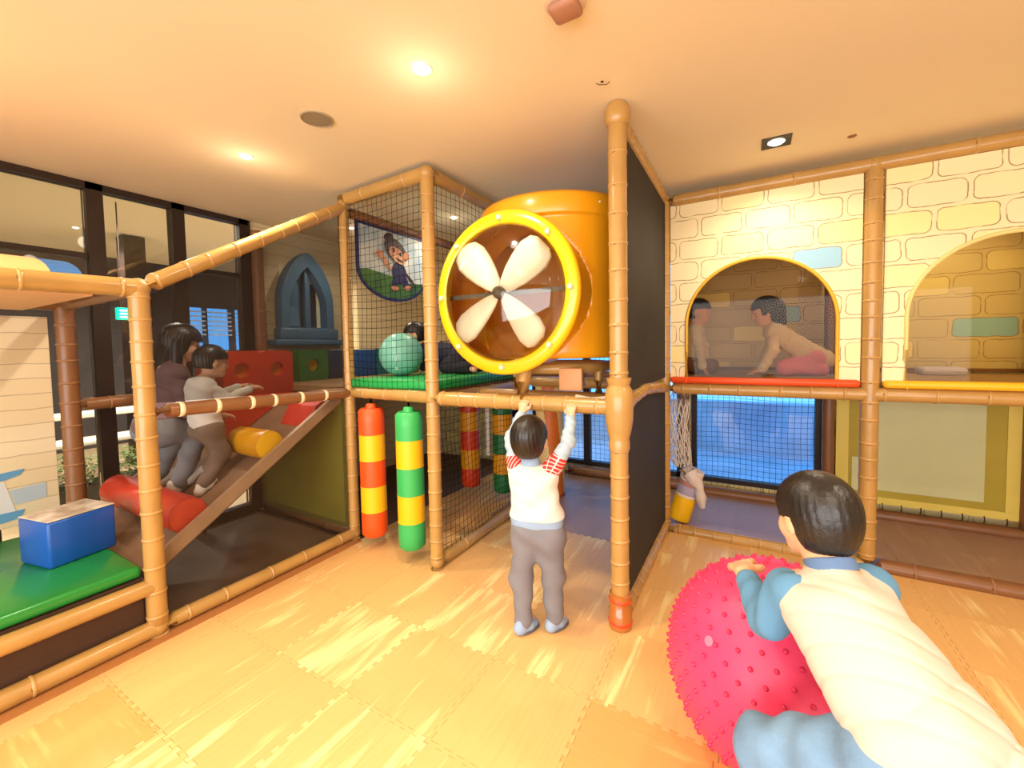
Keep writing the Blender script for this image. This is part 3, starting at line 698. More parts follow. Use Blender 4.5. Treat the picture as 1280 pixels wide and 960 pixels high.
# cartoon banner hanging in the tower
bn = tag(empty('banner', (X0+.03, 2.79, 2.60)), 'hanging banner with a cartoon monkey on grass under a cloudy sky', 'banner')
def U_loop(hw, top, mid, drop, n=20): return [(-hw, top)]+[(-hw*math.cos(PI*i/n), mid-drop*math.sin(PI*i/n)) for i in range(n+1)]+[(hw, top)]
skyM = mat('banner_sky', (150, 168, 178), .5, noise=.6, nscale=5, col2=(214, 214, 200))
link('sky_field', prism_me(U_loop(.40, 0, -.36, .24), -.004, .004, 'yz', 0), skyM, bn)
link('border', prism_me(U_loop(.415, .01, -.36, .26), -.006, .006, 'yz', 0, hole=U_loop(.385, -.012, -.36, .235)), mat('banner_border', (36, 36, 84), .5), bn)
link('grass', prism_me([(-.383, -.38), (-.30, -.37), (0, -.40), (.2, -.44), (.375, -.42)]+[(.385*math.cos(PI*i/16), -.37-.225*math.sin(PI*i/16)) for i in range(2, 15)], .004, .007, 'yz', 0), mat('banner_grass', (74, 116, 40), .5, noise=.3, nscale=6, col2=(40, 70, 40)), bn)
FUR = mat('print_dark_brown', (58, 34, 30), .5); TAN = mat('print_tan', (196, 130, 88), .5); NAVY = mat('print_navy', (44, 40, 74), .5)
def blob(name, cy, cz, ry, rz, h, M, rot=0, n=20):
    q = [(cy+ry*math.cos(a)*math.cos(rot)-rz*math.sin(a)*math.sin(rot), cz+ry*math.cos(a)*math.sin(rot)+rz*math.sin(a)*math.cos(rot)) for a in [2*PI*i/n for i in range(n)]]
    link(name, prism_me(q, .007, h, 'yz', 0), M, bn)
for a in (('tail', .20, -.40, .09, .014, .009, FUR, -.7), ('body', .06, -.36, .09, .10, .010, NAVY, .2), ('leg', .0, -.46, .035, .05, .011, NAVY, 0), ('leg', .13, -.44, .04, .05, .011, NAVY, .3), ('foot', .0, -.50, .045, .018, .012, TAN, 0), ('foot', .16, -.48, .045, .02, .012, TAN, .2),
          ('arm', -.10, -.28, .025, .085, .011, TAN, .7), ('hand', -.17, -.22, .04, .032, .013, TAN, .2), ('head_fur', .02, -.16, .14, .095, .012, FUR, -.45), ('hair_tuft', -.06, -.06, .055, .04, .013, FUR, .3), ('ear', .15, -.19, .035, .04, .013, TAN, 0),
          ('face', .03, -.20, .10, .06, .015, TAN, -.4), ('muzzle', .05, -.235, .075, .038, .017, mat('print_peach', (220, 164, 120), .5), -.3), ('mouth', .06, -.245, .05, .009, .0185, FUR, -.3), ('eye', -.01, -.165, .014, .018, .018, mat('print_eye', (30, 22, 26), .4), 0), ('eye', .07, -.19, .014, .018, .018, mat('print_eye', (30, 22, 26)), 0)): blob(*a)
# netting of the tower and of the tunnel
gn = 'black cord nets of the climbing frame'
tag(net('netting', (X0+.05, YC+.03, 1.26), (1, -.03, 0), (0, 0, 1), .83, 1.43, .052, .0022, NETB), 'black square cord net on the front of the tower', 'net', gn, 'stuff')
tag(net('netting', (X1, YC+.05, 1.24), (0, 1, 0), (0, 0, 1), 1.34, 1.45, .052, .0022, NETB), 'black square cord net on the tower side beside the yellow drum', 'net', gn, 'stuff')
tag(net('netting', (X1, YC+.05, .09), (0, 1, 0), (0, 0, 1), 1.34, 1.07, .052, .0022, NETB, slack=.008), 'black cord net below the tower beside the standing boy', 'net', gn, 'stuff')
NETN = mat('navy_net_cord', (22, 34, 66), .8)
tag(net('netting', (-.555, YK+.06, .07), (1, 0, 0), (0, 0, 1), 1.12, 1.02, .05, .0025, NETN), 'dark net over the low blue window of the tunnel', 'net', gn, 'stuff')
tag(net('netting', (-2.75, YK+.06, .1), (1, 0, 0), (0, 0, 1), 2.07, 1.05, .055, .0025, NETN), 'dark net over the tall back window behind the drum', 'net', gn, 'stuff')
tag(net('netting', (-2.75, YK+.06, 1.27), (1, 0, 0), (0, 0, 1), 2.07, 1.35, .055, .0025, NETN), 'dark net over the upper part of the back window', 'net', gn, 'stuff')

# ------------------------------------------------------------------ hanging striped rolls
def roll(x, y, z0, z1, r, cols, label, group):
    t = tag(empty('hanging_roll', (x, y, z0)), label, 'hanging roll', group); n = 5; h = (z1-z0)/n
    for k in range(n):
        lo = .02 if k == 0 else 0; hi = .02 if k == n-1 else 0
        pr = [(0, k*h)] if k == 0 else []
        pr += [(r-lo, k*h), (r, k*h+lo+.001), (r*1.006, k*h+h*.5), (r, (k+1)*h-hi-.001), (r-hi, (k+1)*h)]
        if k == n-1: pr.append((0, (k+1)*h))
        link('roll_section', lathe_me(pr, 32), cols[(n-1-k) % 2], t)
        if k: link('seam_ring', lathe_me([(r-.002, k*h-.003), (r+.003, k*h), (r-.002, k*h+.003)], 32), cols[(n-1-k) % 2], t)
    link('neck', lathe_me([(.04, z1-z0-.004), (.038, z1-z0+.025), (.03, z1-z0+.035), (0, z1-z0+.036)], 20), cols[0], t)
    link('hanger', tube_me([(0, 0, z1-z0+.03), (0, 0, z1-z0+.075)], .008, 8), NETB, t)
gr = 'striped rolls hanging below the deck'
roll(-2.565, 2.27, .10, 1.10, .097, (ORG, YV), 'orange and yellow striped roll hanging at the front of the tower', gr)
roll(-2.155, 2.25, .10, 1.10, .097, (GRN, YV), 'green and yellow striped roll hanging at the front of the tower', gr)
roll(-2.607, 3.63, .08, 1.08, .102, (mat('red_orange_vinyl', (206, 60, 26), .4), mat('amber_vinyl', (220, 150, 20), .4)), 'orange and yellow striped roll hanging deeper behind the cord net', gr)
roll(-2.20, 3.63, .08, 1.08, .102, (mat('dark_green_vinyl', (30, 110, 60), .4), mat('amber_vinyl', (220, 150, 20))), 'green and yellow striped roll hanging deeper behind the cord net', gr)
st = tag(empty('white_strap', (-2.40, 3.66, .45)), 'white webbing strap hanging between the two deeper rolls', 'strap')
box('webbing', -.022, .022, -.003, .003, 0, .72, NETW, st); box('loop_end', -.026, .026, -.006, .006, -.03, .02, NETW, st)
# striped standing column behind the boy
def spiral_column():
    t = tag(empty('padded_column', (-1.83, 3.98, 0)), 'cream padded column with a broad orange spiral stripe behind the standing boy', 'column')
    V = []; F1 = []; F2 = []; n, mz, r = 120, 100, .145; H_ = 1.16
    for j in range(mz+1):
        for i in range(n):
            a = 2*PI*i/n; V.append((r*math.cos(a), r*math.sin(a), H_*j/mz))
    for j in range(mz):
        for i in range(n):
            ph = (i/n+j/mz*.14+.145) % 1
            (F2 if ph < .15 else F1).append((j*n+i, j*n+(i+1) % n, (j+1)*n+(i+1) % n, (j+1)*n+i))
    link('column_skin', fix(pymesh('column_skin', V, F1, True)), mat('column_cream', (236, 206, 140), .4), t); link('spiral_stripe', fix(pymesh('stripe', V, F2, True)), mat('column_orange', (218, 112, 34), .4), t)
    link('base_rim', lathe_me([(0, .001), (r+.004, .001), (r+.006, .015), (r, .03)], 36), mat('column_rim', (168, 82, 30), .5), t); link('top_disc', lathe_me([(0, H_), (r, H_)], 36), mat('column_cream', (236, 206, 140)), t)
spiral_column()

# ------------------------------------------------------------------ yellow drum with bubble window
DC = Vector((-1.21, 2.76, 1.475)); DR = .505
dr = tag(empty('lookout_drum', DC), 'big yellow plastic drum with a clear bubble window and fan blades inside', 'play drum')
h = .985
# wall open towards the window: build the lathe with a gap around -Y
RC = Vector((-1.292, 2.17, 1.872))-DC                # ring centre
def drum_wall():
    n = 144; zs = [0, .004, .03]+list(np.linspace(.05, h-.131, 40))+[h-.13, h-.12, h-.02, h]; rs = [DR-.03, DR-.01]+[DR]*41+[DR+.012, DR+.016, DR+.016, DR+.008]
    V = []; Fc = []
    for z, r in zip(zs, rs):
        for i in range(n):
            a = 2*PI*i/n; V.append((r*math.cos(a), r*math.sin(a), z))
    for j in range(len(zs)-1):
        for i in range(n):
            q = (j*n+i, j*n+(i+1) % n, (j+1)*n+(i+1) % n, (j+1)*n+i)
            c = sum((Vector(V[k]) for k in q), Vector())/4
            if c.y < 0 and (c.x-RC.x-.03)**2+(c.z-RC.z)**2 < .43**2: continue
            Fc.append(q)
    o = link('drum_wall', fix(pymesh('drum_wall', V, Fc, True)), YEL, dr); md = o.modifiers.new('thick', 'SOLIDIFY'); md.thickness = .012; md.offset = -1
drum_wall()
link('drum_floor', lathe_me([(0, .01), (DR-.03, .01), (DR-.03, .0), (0, 0)], 48), YEL, dr)
link('drum_roof', lathe_me([(0, h+.02), (.3, h+.015), (DR, h-.005), (DR, h-.02), (0, h-.01)], 48), YEL, dr)
neck = link('window_neck', lathe_me([(.445, 0), (.445, .2), (.445, .36), (.43, .36), (.43, 0)], 56, close=True), YEL, dr); orient(neck, RC+Vector((.0, .02, 0)), (.07, 1, .02))
ring = link('window_ring', lathe_me([(.402, -.012), (.412, -.024), (.435, -.028), (.472, -.024), (.486, -.01), (.486, .014), (.404, .014)], 64, close=True), YEL2, dr); orient(ring, RC, (0, 1, 0))
dome = link('bubble', lathe_me([(.408*math.cos(a), -.15*math.sin(a)-.01) for a in np.linspace(0, PI/2, 16)], 56), clear('bubble_acrylic', (.93, .92, .88), .05, .06), dr); orient(dome, RC, (0, 1, 0))
BOLT = lathe_me([(.017, 0), (.018, -.008), (.013, -.019), (0, -.022)], 16); CRB = mat('cream_bolt', (238, 224, 176), .35)
for k in range(8):
    a = 2*PI*k/8+PI/2
    o = link('bolt_cap', BOLT, CRB, dr); orient(o, RC+Vector((.44*math.cos(a), -.027, .44*math.sin(a))), (0, 1, 0))
for a in np.linspace(-PI/2+.95, PI/2, 5):
    o = link('rim_screw', BOLT, YEL2, dr); orient(o, ((DR+.016)*math.cos(a), (DR+.016)*math.sin(a), h-.06), (-math.cos(a), -math.sin(a), 0)); o.scale = (.4, .4, .4)
# four-bladed fan behind the bubble
FANM = mat('fan_cream', (250, 240, 210), .45)
def blade():
    V = []; Fc = []; rows = [(.03, .05, .0), (.07, .085, .014), (.14, .125, .024), (.22, .155, .028), (.30, .17, .03), (.36, .14, .026), (.385, .08, .012)]
    for r, wd, th in rows:
        tw = .5-r*.8; c, s = math.cos(tw), math.sin(tw)
        for k in range(12):
            a = 2*PI*k/12; x = wd*.62*math.cos(a); z = (th+.008)*math.sin(a)
            V.append((r, x*c-z*s, x*s+z*c))
    for j in range(len(rows)-1):
        for k in range(12): Fc.append((j*12+k, j*12+(k+1) % 12, (j+1)*12+(k+1) % 12, (j+1)*12+k))
    Fc.append(tuple(range(12))); Fc.append(tuple(range((len(rows)-1)*12, len(rows)*12)))
    return fix(pymesh('fan_blade', V, Fc, True))
BLD = blade()
for k, a in enumerate((.72, 2.30, 3.82, 5.42)):
    o = link('fan_blade', BLD, FANM, dr); orient(o, RC+Vector((0, -.035, 0)), (0, -1, 0), (math.cos(a), 0, math.sin(a)))
o = link('fan_hub', lathe_me([(.035, .03), (.04, 0), (.034, -.035), (.018, -.05), (0, -.052)], 24), mat('hub_dark', (90, 76, 60), .4), dr); orient(o, RC+Vector((0, -.035, 0)), (0, 1, 0))
o = link('axle_bar', box_me(-.40, .40, -.012, .0, -.014, .014), mat('axle_dark', (92, 84, 66), .4), dr); o.location = RC+Vector((0, .02, 0))

# ------------------------------------------------------------------ black side panels between the tall post and the playhouse
gp = 'black cloth panels beside the tall post'
for z0, z1, lb in ((.09, 1.18, 'black cloth panel laced below the arched rail by the tall post'), (1.28, 2.70, 'black cloth panel laced above the arched rail up to the ceiling beam')):
    t = tag(empty('cloth_panel', (X2, YC, z0)), lb, 'cloth panel', gp); n = 16; H_ = z1-z0; out = []
    y0, y1 = .055, YE-YC-.04
    def edge(zb, arch): return [(y0+(y1-y0)*i/n, zb+arch*math.sin(PI*i/n)) for i in range(n+1)]
    bot = edge(0, 0 if z0 < 1 else -.0); topl = edge(H_, .03 if z0 < 1 else 0)
    link('cloth', prism_me(bot+topl[::-1], -.004, .004, 'yz', 0), BLACKM, t)
    for yy in (y0, y1): box('edge_binding', -.007, .007, yy-.012, yy+.012, 0, H_, mat('binding_black', (30, 28, 27), .7), t)
    k = 0
    for i in range(int(H_/.11)):
        zz = .06+i*.11
        for yy, s in ((y0, -1), (y1, 1)):
            link('lacing', tube_me([(0, yy-s*.012, zz), (.008, yy+s*.01, zz+.006), (0, yy+s*.03, zz)], .003, 6), CREAM, t)

# ------------------------------------------------------------------ playhouse fronts with arched windows
def playhouse(x0, x1, cx, half, zs, rise, label, sillM, sill_label, paneM, trimM, cat='wall panel'):
    z0, z1 = 1.275, 2.655; yp = YE+.0
    t = tag(empty('brick_panel', ((x0+x1)/2, YE, z0)), label, cat, 'brick printed playhouse fronts'); mx = (x0+x1)/2
    ar = arch_loop(cx, half, z0, zs, rise, 28)
    n = len(ar)
    # outer loop matching the arch loop point by point
    out = []
    for i, (a, b) in enumerate(ar):
        if i == 0: out.append((x0, z0)); continue
        if i == n-1: out.append((x1, z0)); continue
        dx, dz = a-cx, max(b-z0, 0)
        k = 99
        if abs(dx) > 1e-6: k = min(k, ((x1-cx)/dx if dx > 0 else (x0-cx)/dx))
        if dz > 1e-6: k = min(k, (z1-z0)/dz)
        out.append((cx+dx*k, z0+dz*k))
    # square off the corners: move the nearest points into the corners
    for corner in ((x0, z1), (x1, z1)):
        j = min(range(1, n-1), key=lambda i: (out[i][0]-corner[0])**2+(out[i][1]-corner[1])**2); out[j] = corner
    V = []; Fc = []
    for h_ in (-.012, .012):
        for a, b in out: V.append((a-mx, h_, b-z0))
        for a, b in ar: V.append((a-mx, h_, b-z0))
    for i in range(n-1):
        Fc += [(i, i+1, n+i+1, n+i), (2*n+i, 3*n+i, 3*n+i+1, 2*n+i+1), (n+i, n+i+1, 3*n+i+1, 3*n+i), (i, 2*n+i, 2*n+i+1, i+1)]
    me = fix(pymesh('vinyl_front', V, Fc)); o = link('vinyl_front', me, None, t)
    # printed in world position: give the panel its own offset copy of the print
    Mx = brick_print('printed_brick_'+paneM.name, 'x', .30, .165, 1.22-z0, .081-mx, tuple((a-mx, b-z0) for a, b in ((.38, 2.12),)))
    me.materials.append(Mx)
    link('arch_trim', tube_me([(a-mx, -.016, b-z0) for a, b in ar], .012, 8), trimM, t)
    link('pane', prism_me([(a-mx, b-z0) for a, b in ar], -.003, .003, 'xz', 0), paneM, t)
    s = tag(empty('sill_pad', (mx, YE-.01, 1.237)), sill_label, 'sill pad')
    link('pad', box_me(x0-mx, x1-mx, -.05, .05, 0, .05, .022), sillM, s); 
    for q in (cx-half, cx+half): link('pad_seam', box_me(q-mx-.004, q-mx+.004, -.052, .052, -.001, .052, .002), sillM, s)
playhouse(X2+.045, X3-.055, .028, .482, 1.70, .475, 'brick printed playhouse front with a blue brick over its clear arched window', mat('sill_red', (232, 80, 28), .4), 'orange red sill pad under the clear arched window',
          clear('smoky_acrylic', (.84, .78, .70), 0, .02, 1.2), mat('trim_yellow', (230, 176, 40), .4))
playhouse(X3+.06, 1.95, 1.348, .483, 1.70, .475, 'brick printed playhouse front with a yellowish arched window', mat('sill_yellow', (244, 184, 30), .4), 'yellow sill pad under the yellowish arched window',
          clear('amber_acrylic', (.92, .86, .66), 0, .02, 1.2), mat('trim_cream', (240, 216, 140), .4))
ph = tag(empty('playhouse_deck', (.7, 4.2, 1.2)), 'tan padded deck inside the brick printed playhouse', 'deck')
box('pad', -1.27, 1.5, -.53, .48, .03, .075, mat('deck_carpet', (178, 140, 92)), ph, .01); box('board', -1.27, 1.5, -.51, .48, -.03, .03, mat('deck_board', (150, 104, 62)), ph)
# printed inner wall of the playhouse
iw = tag(empty('inner_brick_panel', (.7, 4.83, 1.28)), 'brick printed vinyl at the back of the playhouse with one blue brick', 'wall panel')
link('vinyl_sheet', box_me(-1.27, 1.5, -.01, .01, 0, 1.5), brick_print('printed_brick_rear', 'x', .40, .175, .10, .11, ((.76, .34), (-.5, .60)), base=(214, 192, 140)), iw)
box('batten', -1.27, 1.5, -.016, -.01, 0, .03, VINYL3, iw)
lc = tag(empty('lilac_cushion', (1.28, 4.5, 1.275)), 'flat lilac cushion on the playhouse deck behind the yellowish window', 'cushion')
link('cushion_body', box_me(-.13, .13, -.1, .1, 0, .06, .02), mat('lilac_cloth', (206, 196, 246), .6), lc); link('piping', tube_me([(-.12, -.1, .03), (.12, -.1, .03)], .005, 6), NETW, lc)
# olive screen with a pale sheet at the back of the tunnel
os_ = tag(empty('olive_screen', (1.25, YK+.02, .1)), 'olive yellow screen with a pale translucent sheet at the back of the tunnel', 'cloth panel')
YO = mat('olive_yellow', (178, 158, 40), .6, noise=.1, nscale=3); YH = mat('yellow_hem', (226, 204, 92), .55)
box('screen_cloth', -.50, .50, -.004, .004, .06, 1.03, YO, os_)
for a, b, c, d in ((-.58, -.49, .081, 1.04), (.49, .58, .081, 1.04), (-.58, .58, .02, .08)): box('hem', a, b, -.012, .0, c, d, YH, os_)
box('pale_sheet', -.38, .37, -.014, -.008, .14, .93, mat('pale_sheet', (206, 206, 148), .5, noise=.1, nscale=2, bump=.15, bscale=4), os_)
box('pale_flap', -.465, -.39, -.014, -.008, .12, .42, mat('pale_sheet', (206, 206, 148)), os_)
for k in range(9): link('lacing', tube_me([(-.5+k*.125, -.012, .03), (-.5+k*.125, -.025, .0), (-.5+k*.125, -.012, -.03)], .005, 6), mat('lacing_brown', (96, 66, 40), .6), os_)

# ------------------------------------------------------------------ net sack with a yellow roll by the playhouse corner
ns = tag(empty('net_sack', (-.50, 3.80, .5)), 'white knotted rope net hanging in folds beside the playhouse corner post', 'rope net')
V = []; 
def rope_net():
    cur = []
    nn = 14
    def P(k, z):      # gathered tube of netting, flattened
        t = (1.13-z)/.62; w = .085*(1-.25*t)+.02*math.sin(t*9+k); a = 2*PI*k/nn
        return Vector((-.055+w*math.cos(a)+.04*t*t, .05*math.sin(a)+.012*math.sin(z*30+k), z-.5))
    for sgn in (1, -1):
        for k in range(nn):
            cur.append([P(k+sgn*.5*i, 1.13-.62*i/9) for i in range(10)])
    V = []; Fc = []
    for c in cur:
        me = tube_me(c, .0038, 5, caps=False); b = len(V); V += [v.co[:] for v in me.vertices]; Fc += [tuple(b+i for i in f.vertices) for f in me.polygons]; bpy.data.meshes.remove(me)
    o = link('knotted_rope', pymesh('knotted_rope', V, Fc, True), NETW, ns); o['kind'] = 'stuff'
rope_net()
tail = link('gathered_end', tube_me([(.02, 0, .0), (.07, -.01, -.07), (.12, -.01, -.15), (.14, 0, -.27), (.15, .0, -.33)], [.07, .06, .035, .045, .02], 14, wob=.12, sub=.03), mat('net_cloth', (218, 208, 204), .8, bump=.6, bscale=60), ns)
yr = tag(empty('punch_roll', (-.545, 3.83, .01)), 'yellow, white and lilac roll leaning in the net by the corner post', 'soft roller')
for k, (a, b, M) in enumerate(((0, .22, mat('roll_yellow', (246, 196, 14), .45, bump=.5, bscale=25)), (.22, .245, mat('roll_white', (235, 230, 225), .5)), (.245, .32, mat('roll_lilac', (176, 172, 206), .5)), (.32, .36, mat('roll_rose', (190, 140, 136), .5)), (.36, .46, mat('roll_white', (235, 230, 225))))):
    pr = [(0, a)] if k == 0 else []
    pr += [(.085 if a else .07, a), (.088, a+.012), (.088, b)]
    if k == 4: pr += [(.06, b+.01), (0, b+.012)]
    o = link('roll_section', lathe_me(pr, 28), M, yr); orient(o, (0, 0, .02), (.27, .05, 1))
# ---- PEOPLE BELOW ----

# ------------------------------------------------------------------ people: smooth surfaces grown from limb volumes
def rc(a, b, ra, rb, k=.02): return ('rc', np.array(a, float), np.array(b, float), ra, rb, k)
def el(c, r, axes=None, k=.02): return ('el', np.array(c, float), np.array(r, float), np.eye(3) if axes is None else np.array(axes, float), None, k)
def field(prims, lo, n, h):
    D = np.full(n, 9.0, np.float32)
    for t, a, b, ra, rb, k in prims:
        if t == 'rc': mn = np.minimum(a-ra, b-rb); mxx = np.maximum(a+ra, b+rb)
        else: R_ = max(b); mn = a-R_; mxx = a+R_
        pad = k+2.5*h
        i0 = np.maximum(np.floor((mn-pad-lo)/h).astype(int), 0); i1 = np.minimum(np.ceil((mxx+pad-lo)/h).astype(int)+1, n)
        if (i1 <= i0).any(): continue
        gx, gy, gz = [(lo[q]+h*np.arange(i0[q], i1[q])).astype(np.float32) for q in range(3)]
        P = np.stack(np.meshgrid(gx, gy, gz, indexing='ij'), -1)
        if t == 'rc':
            ab = (b-a).astype(np.float32); L2 = float(ab@ab)+1e-9; pa = P-a.astype(np.float32)
            tt = np.clip((pa@ab)/L2, 0, 1)
            d = np.sqrt(((pa-tt[..., None]*ab)**2).sum(-1))-(ra+(rb-ra)*tt)
        else:
            q = (P-a.astype(np.float32))@ra.T.astype(np.float32)
            k0 = np.sqrt(((q/b.astype(np.float32))**2).sum(-1)); k1 = np.sqrt(((q/(b*b).astype(np.float32))**2).sum(-1))+1e-9
            d = k0*(k0-1)/k1
        sl = tuple(slice(i0[q], i1[q]) for q in range(3)); o = D[sl]
        hh = np.maximum(k-np.abs(o-d), 0)/k
        D[sl] = np.minimum(o, d)-hh*hh*k*.25
    return D
def surf(prims, h=.005, post=None):
    """surface nets on the smooth union of the volumes"""
    mn = np.min([np.minimum(p[1]-p[3], p[2]-p[4]) if p[0] == 'rc' else p[1]-max(p[2]) for p in prims], 0)-.02
    mx_ = np.max([np.maximum(p[1]+p[3], p[2]+p[4]) if p[0] == 'rc' else p[1]+max(p[2]) for p in prims], 0)+.02
    n = np.ceil((mx_-mn)/h).astype(int)+1
    D = field(prims, mn, n, h)
    if post is not None:
        P = np.stack(np.meshgrid(*[(mn[q]+h*np.arange(n[q])).astype(np.float32) for q in range(3)], indexing='ij'), -1)
        D = post(D, P)
    D[[0, -1]] = 1; D[:, [0, -1]] = 1; D[:, :, [0, -1]] = 1
    ins = D < 0
    c = np.zeros(n-1, np.int8)
    for i in (0, 1):
        for j in (0, 1):
            for k in (0, 1): c += ins[i:n[0]-1+i, j:n[1]-1+j, k:n[2]-1+k]
    act = (c > 0) & (c < 8); idx = np.full(n-1, -1, np.int64); idx[act] = np.arange(act.sum()); cells = np.argwhere(act)
    acc = np.zeros((len(cells), 3)); cnt = np.zeros(len(cells))
    cor = [(i, j, k) for i in (0, 1) for j in (0, 1) for k in (0, 1)]
    for a in cor:
        for b in cor:
            df = np.subtract(b, a)
            if df.sum() == 1 and (df >= 0).all():
                da = D[tuple((cells+a).T)]; db = D[tuple((cells+b).T)]; m_ = (da < 0) != (db < 0)
                t = np.where(m_, da/np.where(m_, da-db, 1), 0)
                acc[m_] += (np.array(a)+t[:, None]*df)[m_]; cnt[m_] += 1
    V = mn+h*(cells+acc/cnt[:, None])
    Fs = []
    for ax in range(3):
        e = np.eye(3, dtype=int)[ax]; u, v = np.eye(3, dtype=int)[(ax+1) % 3], np.eye(3, dtype=int)[(ax+2) % 3]
        sl0 = tuple(slice(0, n[q]-e[q]) for q in range(3)); sl1 = tuple(slice(e[q], n[q]) for q in range(3))
        ch = np.argwhere(ins[sl0] != ins[sl1]); ch = ch[((ch-u-v) >= 0).all(1) & (ch < n-1).all(1)]
        q = np.stack([idx[tuple((ch-u-v).T)], idx[tuple((ch-v).T)], idx[tuple(ch.T)], idx[tuple((ch-u).T)]], 1)
        fl = ins[tuple(ch.T)]; q[~fl] = q[~fl][:, ::-1]; Fs.append(q)
    Fq = np.concatenate(Fs); Fq = Fq[(Fq >= 0).all(1)]
    return V, Fq
def sdf_obj(name, prims, M, parent=None, h=.005, post=None, origin=(0, 0, 0)):
    V, Fq = surf(prims, h, post)
    me = bpy.data.meshes.new(name); nv, nf = len(V), len(Fq)
    me.vertices.add(nv); me.vertices.foreach_set('co', (V-np.array(origin)).astype(np.float32).ravel())
    me.loops.add(nf*4); me.loops.foreach_set('vertex_index', Fq.astype(np.int32).ravel())
    me.polygons.add(nf); me.polygons.foreach_set('loop_start', np.arange(0, nf*4, 4, dtype=np.int32)); me.polygons.foreach_set('loop_total', np.full(nf, 4, np.int32))
    me.update(calc_edges=True); me.validate()
    me.polygons.foreach_set('use_smooth', np.ones(len(me.polygons), bool))
    o = link(name, me, M)
    if parent: o.parent = parent
    else: o.location = origin
    return o
def nrm(v): v = np.array(v, float); return v/np.linalg.norm(v)
def axes(f, up=(0, 0, 1)):
    f = nrm(f); s = nrm(np.cross(f, up)); return f, s, np.cross(s, f)        # forward, right, up
def head(c, f, s=1.0, up=(0, 0, 1)):
    """skull, jaw, cheeks, nose, lips, brow and ears"""
    f, r, u = axes(f, up); c = np.array(c, float); A = np.stack([r, f, u]); P = lambda x, y, z: c+s*(r*x+f*y+u*z)
    return [el(P(0, -.008, .022), np.array((.074, .09, .084))*s, A, .03*s), el(P(0, .022, -.035), np.array((.058, .062, .066))*s, A, .03*s), rc(P(-.018, .06, -.078), P(.018, .06, -.078), .021*s, .021*s, .03*s),
            rc(P(0, .083, .005), P(0, .099, -.026), .008*s, .012*s, .012*s), rc(P(-.014, .083, -.056), P(.014, .083, -.056), .0075*s, .0075*s, .008*s), rc(P(-.012, .081, -.066), P(.012, .081, -.066), .007*s, .007*s, .008*s),
            el(P(.038, .05, -.03), np.array((.026, .03, .03))*s, A, .02*s), el(P(-.038, .05, -.03), np.array((.026, .03, .03))*s, A, .02*s), rc(P(-.035, .078, .018), P(.035, .078, .018), .01*s, .01*s, .02*s),
            el(P(.077, -.004, -.012), np.array((.011, .02, .03))*s, A, .008*s), el(P(-.077, -.004, -.012), np.array((.011, .02, .03))*s, A, .008*s)]
def hair_post(c, f, s, hair_z=.02, nape=-.06, side=.02, fringe=.03, up=(0, 0, 1), amp=.003):
    f, r, u = axes(f, up); c = np.array(c, float)
    def post(D, P):
        q = P-c.astype(np.float32); y = q@f.astype(np.float32)/s; z = q@u.astype(np.float32)/s; x = q@r.astype(np.float32)/s
        an = np.arctan2(x, -y)
        D = D+amp*.6*np.sin(an*34+np.sin(z*40)*1.2)*np.clip((.09-z)*25, 0, 1)
        face = np.minimum(np.minimum(y-.035-np.abs(x)*.1, fringe-z)*1.0, 9)          # inside face window where positive
        face2 = np.minimum(np.minimum(y+.012, -.0+side-z), np.abs(x)*3)                        # in front of and below the ears
        low = np.where(y < .0, nape-z, -9)
        D = np.maximum(D, face*s); D = np.maximum(D, face2*s); D = np.maximum(D, low*s)
        return D
    return post
def hair_prims(c, f, s, up=(0, 0, 1), t=.013, long=0):
    f, r, u = axes(f, up); c = np.array(c, float); A = np.stack([r, f, u]); P = lambda x, y, z: c+s*(r*x+f*y+u*z)
    L = [el(P(0, -.008, .026), np.array((.074+t, .092+t, .084+t))*s, A, .03*s), el(P(0, -.03, -.03), np.array((.060+t*.5, .052+t*.6, .068))*s, A, .04*s)]
    return L
def hand(wr, d, back, s=1.0, curl=(.35, .5, .4), right=True, spread=.12, thumb=.5):
    """palm and five fingers. d = wrist to knuckles, back = out of the back of the hand"""
    d = nrm(d); b = nrm(np.array(back, float)-d*np.dot(back, d)); side = np.cross(d, b)*(1 if right else -1)   # towards the thumb
    side = -side
    w0 = np.array(wr, float); L = []
    P = lambda x, y, z: w0+s*(d*x+side*y+b*z)
    L += [rc(P(.005, .010, 0), P(.055, .019, 0), .013*s, .011*s, .012*s), rc(P(.005, -.008, 0), P(.053, -.020, 0), .013*s, .0105*s, .012*s), rc(P(.02, 0, 0), P(.055, 0, .001), .014*s, .011*s, .012*s)]
    for k, (y, ln) in enumerate(((.024, .058), (.008, .066), (-.008, .061), (-.023, .047))):
        p = P(.058-.003*abs(k-1.2), y, 0); a = 0; seg = (ln*.45, ln*.31, ln*.27); rr = (.0088, .008, .0072, .006)
        sp = spread*(1.4-k)/1.4*.7
        for j in range(3):
            a += curl[j]; q = p+s*seg[j]*(d*math.cos(a)*math.cos(sp)-b*math.sin(a)+side*math.sin(sp)*math.cos(a)); L.append(rc(p, q, rr[j]*s, rr[j+1]*s, .005*s)); p = q
    p = P(.015, .018, -.004); q = P(.037, .040, -.012); L.append(rc(p, q, .011*s, .0095*s, .012*s))
    q2 = q+s*.026*nrm(d*.8+side*(.55-thumb)-b*thumb); L.append(rc(q, q2, .0092*s, .008*s, .006*s)); L.append(rc(q2, q2+s*.02*nrm(d*.9-side*.15*thumb-b*thumb), .008*s, .0065*s, .006*s))
    return L
